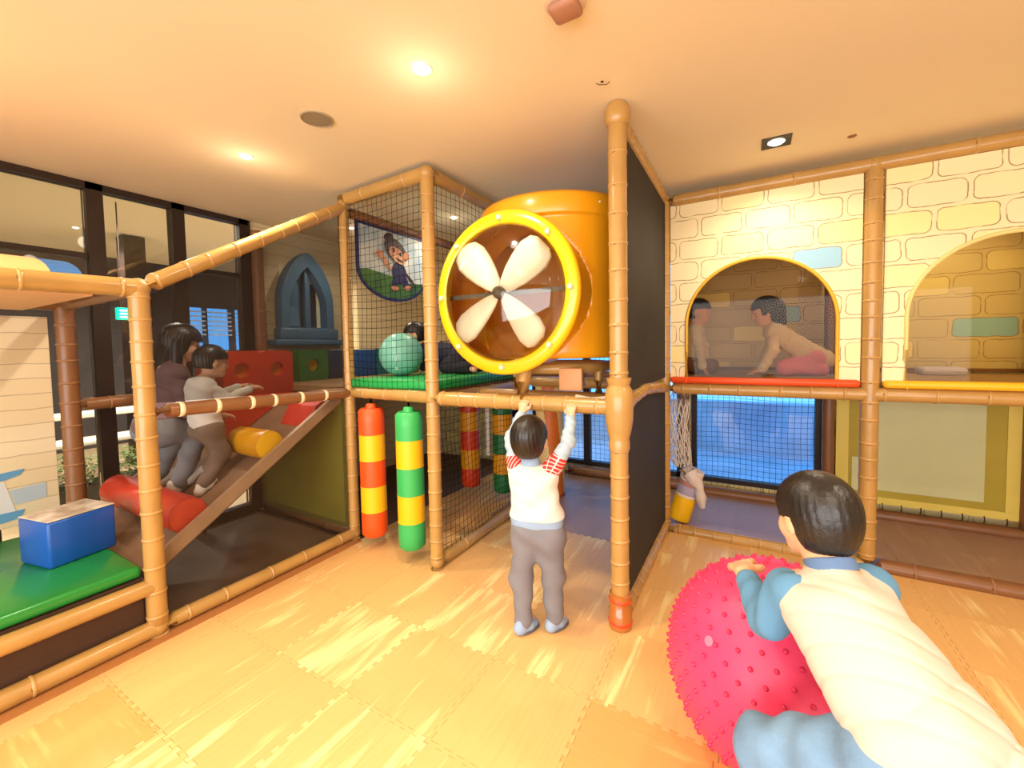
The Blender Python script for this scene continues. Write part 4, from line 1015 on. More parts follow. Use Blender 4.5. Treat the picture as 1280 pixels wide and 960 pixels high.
def folds(amp=.003, fx=38, seed=0.0, dirv=(0, 0, 1)):
    dv = np.array(dirv, np.float32)
    def post(D, P):
        s_ = P@dv
        w = np.sin(s_*fx+3*np.sin(P[..., 0]*11+seed)+2.2*np.sin(P[..., 1]*13+seed*2))+.6*np.sin(s_*fx*1.9+P[..., 0]*31+P[..., 1]*23+seed)
        return D+amp*w
    return post
def creases(seed, dirv, amp=.007):
    """sharp slanting pulls in cloth"""
    dv = np.array(dirv, np.float32)
    def post(D, P):
        s_ = P@dv
        a = np.abs(np.sin(s_*26+2.5*np.sin(P[..., 0]*9+seed)+P[..., 2]*14)); b = np.abs(np.sin(s_*41-P[..., 0]*22+1.7*np.sin(P[..., 1]*17+seed)))
        return D+amp*(1-a)**3+amp*.6*(1-b)**3
    return post
def cut(fn, pt, nv):
    """also cut away the side the vector points to"""
    pt = np.array(pt, np.float32); nv = nrm(nv).astype(np.float32)
    def post(D, P):
        if fn is not None: D = fn(D, P)
        return np.maximum(D, (P-pt)@nv)
    return post
def eyes(parent, c, f, s, up=(0, 0, 1), org=(0, 0, 0)):
    f, r, u = axes(f, up); c = np.array(c, float)-np.array(org)
    for sx in (-1, 1):
        p = c+s*(r*sx*.031+f*.079+u*.004)
        o = link('eye', lathe_me([(.010*s*math.cos(a), .006*s*math.sin(a)) for a in np.linspace(-PI/2, PI/2, 9)], 14), mat('eye_dark', (26, 18, 16), .2), parent); orient(o, p, f, r)
        o = link('eyebrow', tube_me([Vector(c+s*(r*sx*.018+f*.085+u*.028)), Vector(c+s*(r*sx*.032+f*.084+u*.033)), Vector(c+s*(r*sx*.046+f*.075+u*.028))], .003*s, 6), mat('hair_black', (24, 18, 18), .4), parent)
    o = link('mouth', tube_me([Vector(c+s*(r*-.017+f*.088+u*-.0605)), Vector(c+s*(f*.0915+u*-.0615)), Vector(c+s*(r*.017+f*.088+u*-.0605))], .0028*s, 6), mat('lip', (186, 96, 86), .45), parent)
SKIN = mat('skin', (232, 178, 138), .5, noise=.06, nscale=10); HAIR = mat('hair_black', (24, 18, 18), .38, spec=.6, noise=.4, nscale=60, bump=.25, bscale=70)
CWHITE = mat('white_cotton', (226, 220, 210), .85, bump=.1, bscale=40, sheen=.2)

def shoe(name, heel, toe, M, soleM, parent, org, s=1.0):
    heel, toe = np.array(heel, float), np.array(toe, float); d = nrm(toe-heel); sd = np.cross(d, (0, 0, 1))
    mid = (heel+toe)/2
    pr = [rc(heel+[0, 0, .03*s], mid+[0, 0, .03*s], .03*s, .032*s, .02), rc(mid+[0, 0, .028*s], toe+[0, 0, .022*s]-d*.02, .034*s, .024*s, .02), rc(heel+[0, 0, .03*s]+d*.01, heel+[0, 0, .065*s]+d*.015, .03*s, .03*s, .02)]
    zf = min(heel[2], toe[2])
    o = sdf_obj(name, pr, M, parent, .004, None, org)
    out = []
    for i in range(24):
        a = 2*PI*i/24; q = mid+d*math.cos(a)*(np.linalg.norm(toe-heel)/2+.012*s)+sd*math.sin(a)*.036*s; out.append((q[0]-org[0], q[1]-org[1]))
    tz = lambda x, y: heel[2]+((x+org[0]-heel[0])*d[0]+(y+org[1]-heel[1])*d[1])/max(d[0]**2+d[1]**2, 1e-6)*d[2]
    V = [(x, y, tz(x, y)-org[2]) for x, y in out]+[(x, y, tz(x, y)-org[2]+.014*s) for x, y in out]
    me = fix(pymesh('sole', V, [tuple(range(24)), tuple(range(24, 48))[::-1]]+[(i, (i+1) % 24, 24+(i+1) % 24, 24+i) for i in range(24)])); so = link('sole', me, soleM); so.parent = o
    return o

# ---- boy standing under the drum with his hands on the rail
def boy_standing():
    org = (-.985, 1.99, 0); f = (-.12, .99, .06); hc = np.array((-1.045, 2.005, 1.048)); s = 1.10
    hL, hR = np.array((-1.055, 1.985, .545)), np.array((-.945, 2.02, .545)); kL, kR = np.array((-1.088, 1.965, .29)), np.array((-.932, 2.04, .29)); aL, aR = np.array((-1.066, 1.945, .065)), np.array((-.928, 2.04, .065))
    sL, sR = np.array((-1.125, 1.99, .865)), np.array((-.93, 2.035, .88)); eL, eR = np.array((-1.185, 2.05, 1.03)), np.array((-.853, 2.085, 1.035)); wL, wR = np.array((-1.165, 2.145, 1.165)), np.array((-.868, 2.165, 1.155))
    body = head(hc, f, s)+[rc((-1.035, 2.0, .87), hc-[0, 0, .06], .038, .04, .03), rc((-1.025, 2.005, .80), (-1.0, 2.005, .6), .058, .062, .03), rc(sL, sR, .030, .030, .03), rc(sL, eL, .034, .028, .02), rc(eL, wL, .028, .021, .02), rc(sR, eR, .034, .028, .02), rc(eR, wR, .028, .021, .02),
            rc(hL, kL, .06, .045, .03), rc(kL, aL, .042, .03, .02), rc(hR, kR, .06, .045, .03), rc(kR, aR, .042, .03, .02), rc(aL, aL+[.02, .07, -.03], .028, .022, .02), rc(aR, aR+[.02, .07, -.03], .028, .022, .02)]
    body += hand(wL, (.05, .25, 1), (.0, -1, .3), .95, (.75, 1.0, .7), right=False, thumb=.7)+hand(wR, (-.05, .22, 1), (.0, -1, .3), .95, (.75, 1.0, .7), right=True, thumb=.7)
    b = tag(sdf_obj('person', body, SKIN, None, .0045, None, org), 'boy in a white raglan top and grey trousers reaching up to hold the rail', 'person')
    sdf_obj('hair', hair_prims(hc, f, s, t=.016), HAIR, b, .0045, hair_post(hc, f, s, nape=-.078, side=.005, fringe=.035, amp=.0016), org)
    eyes(b, hc, f, s, org=org)
    sh = [rc((-1.075, 1.985, .83), (-1.072, 1.985, .64), .070, .068, .05), rc((-.975, 2.02, .84), (-.945, 2.02, .64), .070, .070, .05), rc((-1.03, 2.0, .82), (-1.01, 2.0, .62), .085, .085, .05), rc(sL+[.01, 0, -.015], sR+[-.01, 0, -.015], .048, .048, .05), rc((-1.035, 2.0, .86), (-1.04, 2.0, .905), .055, .05, .03), rc((-1.072, 1.985, .64), (-1.068, 1.985, .54), .068, .074, .05), rc((-.945, 2.02, .64), (-.94, 2.02, .54), .070, .076, .05)]
    sdf_obj('shirt', sh, CWHITE, b, .005, cut(cut(folds(.0028, 42, 1), (0, 0, .915), (0, 0, 1)), (0, 0, .632), (0, .0, -1)), org)
    LB = mat('pale_blue_knit', (146, 172, 202), .85, bump=.1, bscale=60)
    sdf_obj('shirt_hem', [(t, a, c, r1-.003, r2-.003, k) for t, a, c, r1, r2, k in sh], LB, b, .005, cut(cut(folds(.0015, 42, 1), (0, 0, .64), (0, 0, 1)), (0, 0, .578), (0, 0, -1)), org)
    sdf_obj('collar', [rc((-1.035, 2.0, .885), (-1.04, 2.0, .93), .056, .05, .02)], LB, b, .004, cut(cut(None, (0, 0, .925), (0, -.15, 1)), (0, 0, .89), (0, 0, -1)), org)
    # red shoulders with a web of white lines
    RW = mat('red_web_print', (222, 48, 40), .8); t = NT(RW); p = RW.node_tree.nodes['Principled BSDF']; X_, Y_, Z_ = t.sep(t.coord())
    dx = t.m('SUBTRACT', X_, .05); dz = t.m('SUBTRACT', Z_, .84)
    rad = t.m('SQRT', t.m('ADD', t.m('MULTIPLY', dx, dx), t.m('MULTIPLY', dz, dz))); ang = t.m('ARCTAN2', dz, dx)
    l1 = t.rng(t.m('ABSOLUTE', t.m('SUBTRACT', t.m('FRACT', t.m('MULTIPLY', rad, 55)), .5)), .08, .16, 1, 0); l2 = t.rng(t.m('ABSOLUTE', t.m('SUBTRACT', t.m('FRACT', t.m('MULTIPLY', ang, 2.2)), .5)), .05, .11, 1, 0)
    RW.node_tree.links.new(t.mix(t.m('MAXIMUM', l1, l2), srgb(222, 48, 40), srgb(245, 214, 206)), p.inputs['Base Color'])
    for sS, eS, wS, sd in ((sL, eL, wL, 3), (sR, eR, wR, 4)):
        m1 = sS+(eS-sS)*.42
        sdf_obj('shoulder_patch', [rc(sS+(sS-np.array((-1.03, 2.0, .86)))*-.12, m1, .054, .045, .02)], RW, b, .004, folds(.0015, 60, sd), org)
        sdf_obj('sleeve', [rc(sS+(eS-sS)*.35, eS, .041, .037, .02), rc(eS, wS-(wS-eS)*.06, .037, .029, .02)], mat('pale_grey_knit', (168, 188, 202), .85, bump=.1, bscale=60), b, .004, folds(.003, 75, sd, nrm(wS-sS)), org)
    GT = mat('grey_trousers', (124, 124, 130), .85, noise=.1, nscale=6, bump=.1, bscale=50)
    tr = [rc(hL+[-.004, 0, .03], hR+[.004, 0, .03], .074, .076, .05), rc(hL+[-.004, 0, 0], hR+[.004, 0, -.05], .076, .076, .05), rc(hL+[-.004, 0, 0], kL, .076, .060, .04), rc(kL, aL+[0, 0, .005], .059, .048, .03), rc(hR+[.004, 0, 0], kR, .077, .061, .04), rc(kR, aR+[0, 0, .005], .06, .048, .03)]
    sdf_obj('trousers', tr, GT, b, .005, cut(folds(.004, 30, 5), (0, 0, .6), (0, 0, 1)), org)
    SH = mat('pale_blue_shoe', (146, 170, 200), .6); SO = mat('grey_sole', (90, 92, 100), .7)
    shoe('shoe', (-1.078, 1.915, .003), (-1.03, 2.03, .003), SH, SO, b, org, 1.0); shoe('shoe', (-.94, 2.015, .003), (-.895, 2.125, .003), SH, SO, b, org, 1.0)
boy_standing()

# ---- pink spiky ball
PB = Vector((.081, 1.766, 0)); BR = .365
pbm = mat('pink_ball', (236, 66, 112), .42, spec=.4, noise=.08, nscale=3)
pb = tag(link('spiky_ball', lathe_me([(BR*math.cos(a), BR*math.sin(a)) for a in np.linspace(-PI/2, PI/2, 41)], 64), pbm), 'large pink rubber ball covered with small nubs under the leaning boy', 'ball'); pb.location = PB+Vector((0, 0, BR))
V = []; Fc = []
N_ = 520
for k in range(N_):
    z = 1-2*(k+.5)/N_; ph = k*2.39996; r_ = math.sqrt(1-z*z); nv = Vector((r_*math.cos(ph), r_*math.sin(ph), z))
    if z < -.96: continue
    u_, v_ = frame_of(nv); b = len(V)
    for rr, hh in ((.009, -.001), (.0065, .007), (.003, .011)):
        for q in range(7): V.append(nv*(BR+hh)+u_*rr*math.cos(2*PI*q/7)+v_*rr*math.sin(2*PI*q/7))
    for j in range(2):
        for q in range(7): Fc.append((b+j*7+q, b+j*7+(q+1) % 7, b+(j+1)*7+(q+1) % 7, b+(j+1)*7+q))
    Fc.append(tuple(b+14+q for q in range(7)))
nb = link('nubs', pymesh('nubs', V, Fc, True), mat('pink_nub', (214, 44, 90), .45), pb); nb['kind'] = 'stuff'
link('valve', lathe_me([(.016, 0), (.016, .004), (0, .006)], 14), mat('valve_pink', (240, 120, 150), .4), pb); orient(pb.children[-1], (-.2*BR/.365, -.25, .18), (-.2, -.25, .18)); pb.children[-1].location = Vector((-.2, -.25, .18)).normalized()*BR

# ---- boy leaning over the ball
def boy_leaning():
    org = (.3, 1.15, 0); f = (-.55, .80, -.22); up = (-.06, .15, 1); hc = np.array((.165, 1.46, 1.045)); s = 1.08
    nk = np.array((.195, 1.40, .93)); sL, sR = np.array((.095, 1.35, .865)), np.array((.285, 1.44, .885)); ch = np.array((.215, 1.33, .83)); pv = np.array((.335, 1.165, .68))
    eL = np.array((.045, 1.385, .745)); wL = np.array((-.018, 1.535, .80)); eR = np.array((.31, 1.56, .80)); wR = np.array((.195, 1.63, .78))
    hL, hR = np.array((.265, 1.14, .635)), np.array((.41, 1.21, .65)); kL, kR = np.array((.035, 1.235, .485)), np.array((.47, 1.30, .36)); aL, aR = np.array((.10, 1.12, .075)), np.array((.50, 1.17, .075))
    body = head(hc, f, s, up)+[rc(nk-[0, 0, .02], hc-[0, 0, .05], .04, .042, .03), rc(ch, pv, .08, .08, .05), rc(nk, ch, .05, .07, .05), rc(sL, sR, .036, .036, .05), rc(sL, eL, .036, .03, .02), rc(eL, wL, .03, .021, .02), rc(sR, eR, .036, .03, .02), rc(eR, wR, .03, .021, .02),
            rc(hL, kL, .068, .05, .03), rc(kL, aL, .045, .03, .02), rc(hR, kR, .068, .05, .03), rc(kR, aR, .045, .03, .02), rc(aL, aL+[-.06, .05, -.035], .028, .022, .02), rc(aR, aR+[-.04, .07, -.035], .028, .022, .02)]
    body += hand(wL, (-.12, .9, -.10), (-.35, -.35, 1), 1.2, (.2, .3, .3), right=False, thumb=.3, spread=.3)+hand(wR, (-.85, .45, -.05), (-.1, .1, 1), 1.0, (.2, .3, .3), right=True, thumb=.3, spread=.2)
    b = tag(sdf_obj('person', body, SKIN, None, .0045, None, org), 'boy in a cream top with blue sleeves and jeans leaning over the pink ball', 'person')
    sdf_obj('hair', hair_prims(hc, f, s, up, .014), HAIR, b, .0045, hair_post(hc, f, s, nape=-.083, side=.0, fringe=.03, up=up, amp=.0012), org)
    eyes(b, hc, f, s, up, org)
    mid = (ch+pv)/2
    sh = [rc(sL+[.02, -.0, -.01], sR+[-.015, -.01, -.01], .058, .06, .05), rc(ch+[-.05, -.03, .0], pv+[-.065, -.03, .015], .082, .086, .05), rc(ch+[.05, .02, 0], pv+[.06, .03, .015], .085, .092, .05), rc(ch+[0, -.02, .03], pv+[0, -.03, .05], .085, .08, .05), rc(nk+[0, -.01, -.02], nk+[-.005, .01, .01], .055, .05, .04)]
    sdf_obj('shirt', sh, mat('cream_cotton', (198, 193, 180), .85, bump=.15, bscale=30), b, .005, cut(cut(creases(2, nrm(pv-ch)), nk+[-.005, .01, .0], hc-nk), pv+[.02, -.03, -.05], pv-ch), org)
    BS = mat('denim_blue_sleeve', (88, 136, 172), .85, bump=.1, bscale=60)
    for sS, eS, wS, k in ((sL, eL, wL, 1), (sR, eR, wR, 2)):
        sdf_obj('sleeve', [rc(sS, eS, .056, .047, .02), rc(eS, wS-(wS-eS)*.2, .047, .036, .02)], BS, b, .0045, folds(.0035, 60, k, nrm(wS-sS)), org)
    sdf_obj('collar', [rc(nk-[0, 0, .01], nk+(hc-nk)*.4, .064, .056, .02)], mat('blue_collar', (92, 120, 160), .85), b, .004, cut(cut(None, nk+(hc-nk)*.2, hc-nk), nk-(hc-nk)*.05, nk-hc), org)
    JN = mat('blue_jeans', (120, 156, 192), .9, noise=.3, nscale=9, bump=.2, bscale=90)
    sdf_obj('trousers', [rc(hL, hR, .095, .098, .05), rc(pv, pv+[0, -.01, .0], .1, .1, .05), rc(hL, kL, .095, .068, .03), rc(kL, aL+[0, 0, .02], .066, .052, .03), rc(hR, kR, .095, .068, .03), rc(kR, aR+[0, 0, .02], .066, .052, .03)], JN, b, .005, cut(folds(.004, 40, 3, nrm(kL-hL)), pv+(ch-pv)*.18, (-.15, .2, 1)), org)
    for a in (aL, aR): shoe('shoe', a+[.02, -.03, -.072], a+[-.06, .07, -.072], mat('white_shoe', (228, 226, 222), .6), mat('grey_sole', (90, 92, 100)), b, org, 1.0)
boy_leaning()

# ---- boy and adult on the ramp
def ramp_z(y): return .32+(y-.97)*ra
def boy_on_ramp():
    org = (-3.3, 1.45, ramp_z(1.45)); f = (.10, 1, -.12); hc = np.array((-3.3, 1.515, 1.485)); s = 1.0
    sh_ = np.array((-3.3, 1.44, 1.31)); pv = np.array((-3.3, 1.46, 1.05)); w = .075
    sR, sL = sh_+[w, 0, 0], sh_-[w, 0, 0]; eR, eL = np.array((-3.18, 1.56, 1.22)), np.array((-3.40, 1.58, 1.22)); wR, wL = np.array((-3.19, 1.71, 1.285)), np.array((-3.38, 1.73, 1.29))
    hR, hL = pv+[.055, 0, -.03], pv+[-.055, 0, -.03]; kR, kL = np.array((-3.235, 1.52, .84)), np.array((-3.36, 1.58, .86)); aR, aL = np.array((-3.235, 1.40, ramp_z(1.40)+.06)), np.array((-3.36, 1.50, ramp_z(1.50)+.06))
    body = head(hc, f, s)+[rc(sh_, hc-[0, 0, .05], .045, .038, .03), rc(sh_, pv, .07, .07, .05), rc(sL, sR, .035, .035, .05)]
    for a, b_, c in ((sL, eL, wL), (sR, eR, wR)): body += [rc(a, b_, .034, .028, .02), rc(b_, c, .027, .02, .02)]
    for a, b_, c in ((hL, kL, aL), (hR, kR, aR)): body += [rc(a, b_, .06, .045, .03), rc(b_, c, .042, .03, .02), rc(c, c+[0, .06, .01], .027, .022, .02)]
    body += hand(wL, (.1, 1, .15), (-.3, -.2, 1), .9, (.3, .4, .3), False)+hand(wR, (-.1, 1, .15), (.3, -.2, 1), .9, (.3, .4, .3), True)
    b = tag(sdf_obj('person', body, SKIN, None, .005, None, org), 'boy in a white sweater climbing the ramp behind the mesh screen', 'person')
    sdf_obj('hair', hair_prims(hc, f, s, t=.015), HAIR, b, .005, hair_post(hc, f, s, nape=-.05, fringe=.03), org); eyes(b, hc, f, s, org=org)
    sdf_obj('sweater', [rc(sh_+[.04, 0, 0], pv+[.045, 0, .0], .075, .08, .05), rc(sh_-[.04, 0, 0], pv-[.045, 0, .0], .075, .08, .05), rc(sL, sR, .05, .05, .04)], CWHITE, b, .005, cut(folds(.003, 45, 4), (0, 0, 1.0), (0, 0, -1)), org)
    for a, b_, c in ((sL, eL, wL), (sR, eR, wR)): sdf_obj('sleeve', [rc(a, b_, .047, .04, .02), rc(b_, c-(c-b_)*.08, .04, .03, .02)], CWHITE, b, .005, folds(.003, 60, 2), org)
    sdf_obj('trousers', [rc(hL, hR, .08, .08, .04)]+sum([[rc(a, b_, .075, .056, .03), rc(b_, c, .055, .045, .03)] for a, b_, c in ((hL, kL, aL), (hR, kR, aR))], []), mat('taupe_trousers', (120, 100, 86), .9), b, .005, folds(.003, 40, 7), org)
    for a in (aR, aL): shoe('shoe', a+[0, -.03, -.075], a+[0, .08, -.003], mat('white_shoe', (228, 226, 222)), mat('grey_sole', (90, 92, 100)), b, org, .95)
boy_on_ramp()
def adult():
    org = (-3.62, 1.3, ramp_z(1.3)); f = (.35, 1, -.25); hc = np.array((-3.62, 1.47, 1.62)); s = 1.15
    sh_ = np.array((-3.62, 1.38, 1.40)); pv = np.array((-3.62, 1.30, 1.02)); sR, sL = sh_+[.14, -.03, 0], sh_-[.14, -.03, 0]
    eR, eL = np.array((-3.45, 1.42, 1.14)), np.array((-3.82, 1.45, 1.15)); wR, wL = np.array((-3.44, 1.60, 1.08)), np.array((-3.78, 1.64, 1.10))
    hR, hL = pv+[.09, 0, 0], pv-[.09, 0, 0]; kR, kL = np.array((-3.50, 1.50, .98)), np.array((-3.76, 1.48, .96)); aR, aL = np.array((-3.48, 1.36, ramp_z(1.36)+.08)), np.array((-3.76, 1.30, ramp_z(1.30)+.08))
    body = head(hc, f, s)+[rc(sh_, hc-[0, .02, .06], .055, .048, .03), rc(sh_, pv, .11, .11, .06), rc(sL, sR, .05, .05, .06)]
    for a, b_, c in ((sL, eL, wL), (sR, eR, wR)): body += [rc(a, b_, .045, .038, .02), rc(b_, c, .036, .027, .02)]
    for a, b_, c in ((hL, kL, aL), (hR, kR, aR)): body += [rc(a, b_, .09, .06, .03), rc(b_, c, .058, .04, .02), rc(c, c+[0, .1, .02], .036, .03, .02)]
    body += hand(wL, (.1, 1, 0), (-.2, 0, 1), 1.2, (.3, .4, .3), False)+hand(wR, (-.1, 1, 0), (.2, 0, 1), 1.2, (.3, .4, .3), True)
    b = tag(sdf_obj('person', body, SKIN, None, .006, None, org), 'adult with long dark hair crouching on the ramp behind the boy in the white sweater', 'person')
    fa, r_, u_ = axes(f); HP = hair_prims(hc, f, s, t=.022)
    sdf_obj('hair', HP, HAIR, b, .006, hair_post(hc, f, s, nape=-.2, side=-.06, fringe=.03), org)
    sdf_obj('long_hair', [rc(hc-fa*.07+[0, 0, -.02], sh_+[0, -.09, -.02], .075, .07, .04), rc(sh_+[0, -.09, -.02], sh_+[.03, -.14, -.18], .07, .045, .04), rc(hc+r_*.085-fa*.03, sh_+[.09, .02, .0], .035, .03, .03), rc(hc-r_*.085-fa*.03, sh_+[-.09, .02, .0], .035, .03, .03)], HAIR, b, .006, folds(.003, 90, 1, (1, .3, 0)), org); eyes(b, hc, f, s, org=org)
    PK = mat('mauve_grey_knit', (116, 88, 92), .9)
    sdf_obj('sweater', [rc(sh_+[.07, 0, -.02], pv+[.05, 0, .03], .105, .115, .06), rc(sh_-[.07, 0, .02], pv-[.05, 0, -.03], .105, .115, .06), rc(sL, sR, .065, .065, .05)], PK, b, .006, cut(folds(.004, 35, 4), pv+[0, 0, -.05], (0, 0, -1)), org)
    for a, b_, c in ((sL, eL, wL), (sR, eR, wR)): sdf_obj('sleeve', [rc(a, b_, .06, .052, .02), rc(b_, c-(c-b_)*.08, .05, .038, .02)], PK, b, .006, folds(.004, 45, 2), org)
    sdf_obj('trousers', [rc(hL, hR, .115, .115, .04)]+sum([[rc(a, b_, .105, .075, .03), rc(b_, c, .073, .055, .03)] for a, b_, c in ((hL, kL, aL), (hR, kR, aR))], []), mat('grey_denim', (120, 122, 128), .9), b, .006, folds(.004, 35, 7), org)
    for a in (aR, aL): shoe('shoe', a+[0, -.05, -.10], a+[0, .15, .03], mat('white_shoe', (228, 226, 222)), mat('grey_sole', (90, 92, 100)), b, org, 1.25)
adult()

# ---- children in the playhouse
def girl_crawling():
    org = (.25, 4.2, 1.275); z0 = 1.275; f = (-1, -.15, -.25); hc = np.array((.10, 4.2, 1.815)); s = 1.05
    sh_ = np.array((.165, 4.2, 1.65)); pv = np.array((.43, 4.22, 1.43)); sR, sL = sh_+[0, .09, -.01], sh_+[0, -.085, -.02]
    eL, eR = np.array((.15, 4.07, 1.47)), np.array((.13, 4.33, 1.48)); wL, wR = np.array((.07, 4.06, z0+.045)), np.array((.06, 4.32, z0+.045))
    hL, hR = pv+[0, -.06, -.02], pv+[0, .06, -.02]; kL, kR = np.array((.24, 4.13, z0+.065)), np.array((.26, 4.30, z0+.065)); aL, aR = np.array((.50, 4.12, z0+.05)), np.array((.52, 4.31, z0+.05))
    body = head(hc, f, s)+[rc(sh_, hc-[-.02, 0, .06], .045, .04, .03), rc(sh_, pv, .078, .075, .05), rc(sL, sR, .036, .036, .05)]
    for a, b_, c in ((sL, eL, wL), (sR, eR, wR)): body += [rc(a, b_, .034, .028, .02), rc(b_, c, .027, .02, .02)]
    for a, b_, c in ((hL, kL, aL), (hR, kR, aR)): body += [rc(a, b_, .062, .05, .03), rc(b_, c, .045, .03, .02), rc(c, c+[.07, 0, -.01], .026, .022, .02)]
    body += hand(wL, (-1, -.1, -.25), (-.2, 0, 1), .95, (.2, .2, .1), False)+hand(wR, (-1, .1, -.25), (-.2, 0, 1), .95, (.2, .2, .1), True)
    b = tag(sdf_obj('person', body, SKIN, None, .005, None, org), 'child in a tan top and pink trousers crawling behind the clear arched window', 'person')
    sdf_obj('hair', hair_prims(hc, f, s, t=.018)+[rc(hc+[.06, 0, .02], hc+[.085, 0, -.10], .085, .07, .04)], HAIR, b, .005, hair_post(hc, f, s, nape=-.14, side=-.03, fringe=.035), org); eyes(b, hc, f, s, org=org)
    TN = mat('tan_cotton', (228, 204, 164), .9)
    sdf_obj('top', [rc(sh_+[0, -.045, -.01], pv+[0, -.04, .0], .078, .085, .05), rc(sh_+[0, .045, -.01], pv+[0, .04, .0], .078, .085, .05), rc(sL, sR, .05, .05, .04), rc(pv, pv+[.07, 0, -.03], .095, .085, .04)], TN, b, .005, folds(.004, 40, 4, (1, 0, -.6)), org)
    for a, b_, c in ((sL, eL, wL), (sR, eR, wR)): sdf_obj('sleeve', [rc(a, b_, .048, .042, .02), rc(b_, c-(c-b_)*.12, .042, .034, .02)], TN, b, .005, folds(.004, 55, 2), org)
    sdf_obj('trousers', [rc(hL, hR, .082, .082, .04)]+sum([[rc(a, b_, .076, .062, .03), rc(b_, c, .06, .045, .03)] for a, b_, c in ((hL, kL, aL), (hR, kR, aR))], []), mat('pink_cotton', (236, 140, 160), .85), b, .005, cut(folds(.003, 40, 7), (0, 0, z0+.003), (0, 0, -1)), org)
    CT = mat('cream_trim', (240, 230, 206), .85)
    for b_, c in ((eL, wL), (eR, wR)): sdf_obj('cuff', [rc(c-(c-b_)*.22, c-(c-b_)*.10, .037, .036, .01)], CT, b, .004, None, org)
    sdf_obj('collar', [rc(sh_+[-.012, 0, .03], sh_+[-.03, 0, .055], .054, .05, .01)], CT, b, .004, None, org)
    for c in (aL, aR): sdf_obj('sock', [rc(c+[.03, 0, 0], c+[.10, 0, -.012], .032, .027, .02)], mat('dark_sock', (110, 70, 70), .9), b, .005, None, org)
girl_crawling()
def child_kneeling():
    z0 = 1.275; org = (-.45, 4.25, z0); f = (1, -.2, -.15); hc = np.array((-.42, 4.2, 1.845)); s = .98
    sh_ = np.array((-.465, 4.22, 1.67)); pv = np.array((-.50, 4.24, 1.40)); sL, sR = sh_+[.02, .085, -.01], sh_+[.02, -.085, -.01]
    eL, eR = np.array((-.39, 4.34, 1.52)), np.array((-.40, 4.09, 1.50)); wL, wR = np.array((-.37, 4.30, z0+.06)), np.array((-.38, 4.10, z0+.06))
    hL, hR = pv+[0, .06, -.02], pv+[0, -.06, -.02]; kL, kR = np.array((-.33, 4.38, z0+.065)), np.array((-.33, 4.19, z0+.065)); aL, aR = np.array((-.53, 4.38, z0+.05)), np.array((-.53, 4.16, z0+.05))
    body = head(hc, f, s)+[rc(sh_, hc-[0, 0, .06], .045, .04, .03), rc(sh_, pv, .075, .075, .05), rc(sL, sR, .036, .036, .05)]
    for a, b_, c in ((sL, eL, wL), (sR, eR, wR)): body += [rc(a, b_, .034, .028, .02), rc(b_, c, .027, .02, .02)]
    for a, b_, c in ((hL, kL, aL), (hR, kR, aR)): body += [rc(a, b_, .062, .05, .03), rc(b_, c, .045, .03, .02)]
    body += hand(wL, (.5, .1, -.6), (.6, 0, .5), .92, (.2, .2, .1), False)+hand(wR, (.5, -.1, -.6), (.6, 0, .5), .92, (.2, .2, .1), True)
    b = tag(sdf_obj('person', body, SKIN, None, .005, None, org), 'child with short dark hair and a beige top kneeling to face the crawling child', 'person')
    sdf_obj('hair', hair_prims(hc, f, s, t=.016), HAIR, b, .005, hair_post(hc, f, s, nape=-.07, fringe=.03), org); eyes(b, hc, f, s, org=org)
    TN = mat('beige_cotton', (222, 206, 172), .9)
    sdf_obj('top', [rc(sh_+[0, -.045, -.01], pv+[0, -.04, .0], .076, .083, .05), rc(sh_+[0, .045, -.01], pv+[0, .04, .0], .076, .083, .05), rc(sL, sR, .05, .05, .04)], TN, b, .005, folds(.004, 40, 4), org)
    for a, b_, c in ((sL, eL, wL), (sR, eR, wR)): sdf_obj('sleeve', [rc(a, b_, .046, .04, .02), rc(b_, c-(c-b_)*.12, .04, .033, .02)], TN, b, .005, folds(.004, 55, 2), org)
    CT = mat('cream_trim', (240, 230, 206), .85)
    for b_, c in ((eL, wL), (eR, wR)): sdf_obj('cuff', [rc(c-(c-b_)*.22, c-(c-b_)*.10, .036, .035, .01)], CT, b, .004, None, org)
    sdf_obj('collar', [rc(sh_+[.005, 0, .03], sh_+[.015, 0, .055], .052, .049, .01)], CT, b, .004, None, org)
    sdf_obj('trousers', [rc(hL, hR, .082, .082, .04)]+sum([[rc(a, b_, .074, .06, .03), rc(b_, c, .058, .045, .03)] for a, b_, c in ((hL, kL, aL), (hR, kR, aR))], []), mat('brown_trousers', (128, 90, 66), .9), b, .005, cut(folds(.003, 40, 7), (0, 0, z0+.003), (0, 0, -1)), org)
child_kneeling()
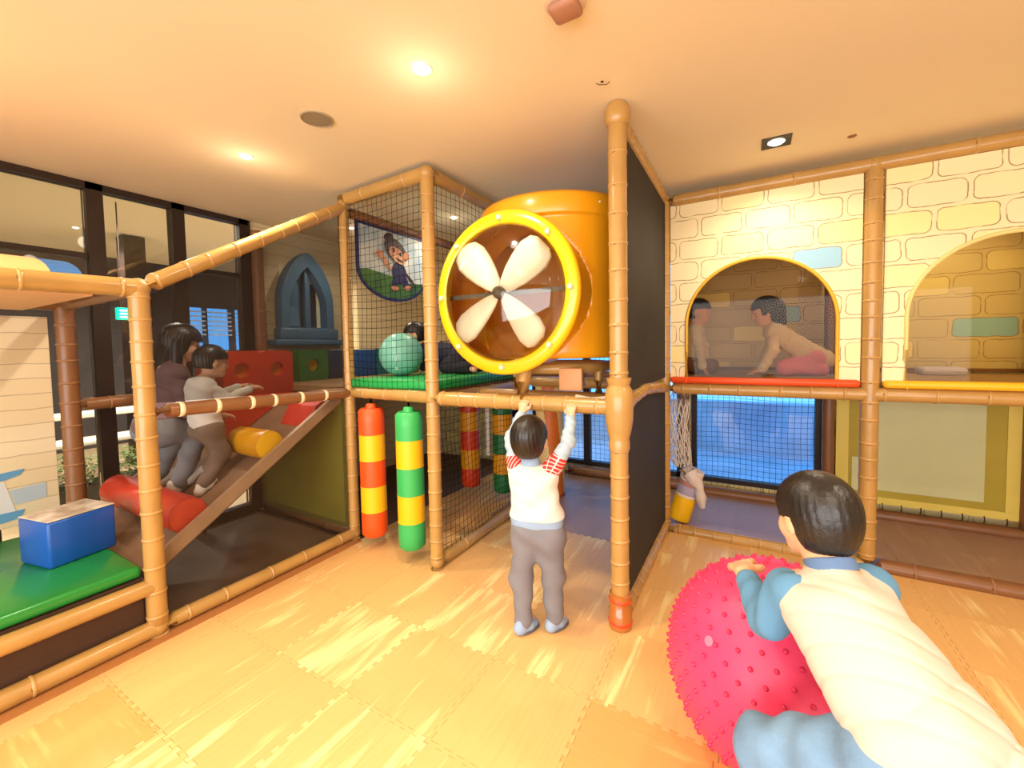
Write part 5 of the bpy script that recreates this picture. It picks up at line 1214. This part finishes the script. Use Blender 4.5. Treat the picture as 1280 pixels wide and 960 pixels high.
def child_behind_ball():
    z0 = 1.325; org = (-2.5, 3.1, z0); f = (-.75, -.65, -.2); hc = np.array((-2.70, 2.93, 1.68)); s = .98
    sh_ = np.array((-2.56, 3.02, 1.56)); pv = np.array((-2.27, 3.05, 1.47)); sL, sR = sh_+[-.03, -.08, -.01], sh_+[.03, .085, -.01]
    eL, eR = np.array((-2.50, 2.86, 1.44)), np.array((-2.62, 3.16, 1.44)); wL, wR = np.array((-2.56, 2.87, z0+.05)), np.array((-2.70, 3.16, z0+.05))
    hL, hR = pv+[0, -.06, -.02], pv+[0, .06, -.02]; kL, kR = np.array((-2.36, 2.95, z0+.065)), np.array((-2.36, 3.14, z0+.065)); aL, aR = np.array((-2.12, 2.95, z0+.05)), np.array((-2.12, 3.14, z0+.05))
    body = head(hc, f, s)+[rc(sh_, hc-[-.01, 0, .06], .045, .04, .03), rc(sh_, pv, .075, .075, .05), rc(sL, sR, .036, .036, .05)]
    for a, b_, c in ((sL, eL, wL), (sR, eR, wR)): body += [rc(a, b_, .034, .028, .02), rc(b_, c, .027, .02, .02)]
    for a, b_, c in ((hL, kL, aL), (hR, kR, aR)): body += [rc(a, b_, .062, .05, .03), rc(b_, c, .045, .03, .02), rc(c, c+[.07, 0, -.01], .026, .022, .02)]
    body += hand(wL, (-1, -.1, -.2), (-.2, 0, 1), .92, (.2, .2, .1), False)+hand(wR, (-1, .1, -.2), (-.2, 0, 1), .92, (.2, .2, .1), True)
    b = tag(sdf_obj('person', body, SKIN, None, .006, None, org), 'child in dark clothes crawling behind the teal ball inside the netted tower', 'person')
    sdf_obj('hair', hair_prims(hc, f, s, t=.016), HAIR, b, .006, hair_post(hc, f, s, nape=-.07, fringe=.03), org); eyes(b, hc, f, s, org=org)
    TN = mat('navy_cotton', (32, 30, 48), .85)
    sdf_obj('top', [rc(sh_+[0, -.045, -.01], pv+[0, -.04, .0], .076, .083, .05), rc(sh_+[0, .045, -.01], pv+[0, .04, .0], .076, .083, .05), rc(sL, sR, .05, .05, .04)], TN, b, .006, folds(.004, 40, 4, (1, 0, 0)), org)
    sdf_obj('collar', [rc(sh_+[-.02, 0, .04], sh_+[-.04, -.01, .07], .056, .05, .02)], mat('crimson_knit', (190, 40, 60), .85), b, .005, None, org)
    for a, b_, c in ((sL, eL, wL), (sR, eR, wR)): sdf_obj('sleeve', [rc(a, b_, .046, .04, .02), rc(b_, c-(c-b_)*.12, .04, .033, .02)], TN, b, .006, folds(.004, 55, 2), org)
    sdf_obj('trousers', [rc(hL, hR, .082, .082, .04)]+sum([[rc(a, b_, .074, .06, .03), rc(b_, c, .058, .045, .03)] for a, b_, c in ((hL, kL, aL), (hR, kR, aR))], []), mat('charcoal_trousers', (36, 34, 44), .9), b, .006, cut(folds(.003, 40, 7), (0, 0, z0+.003), (0, 0, -1)), org)
child_behind_ball()
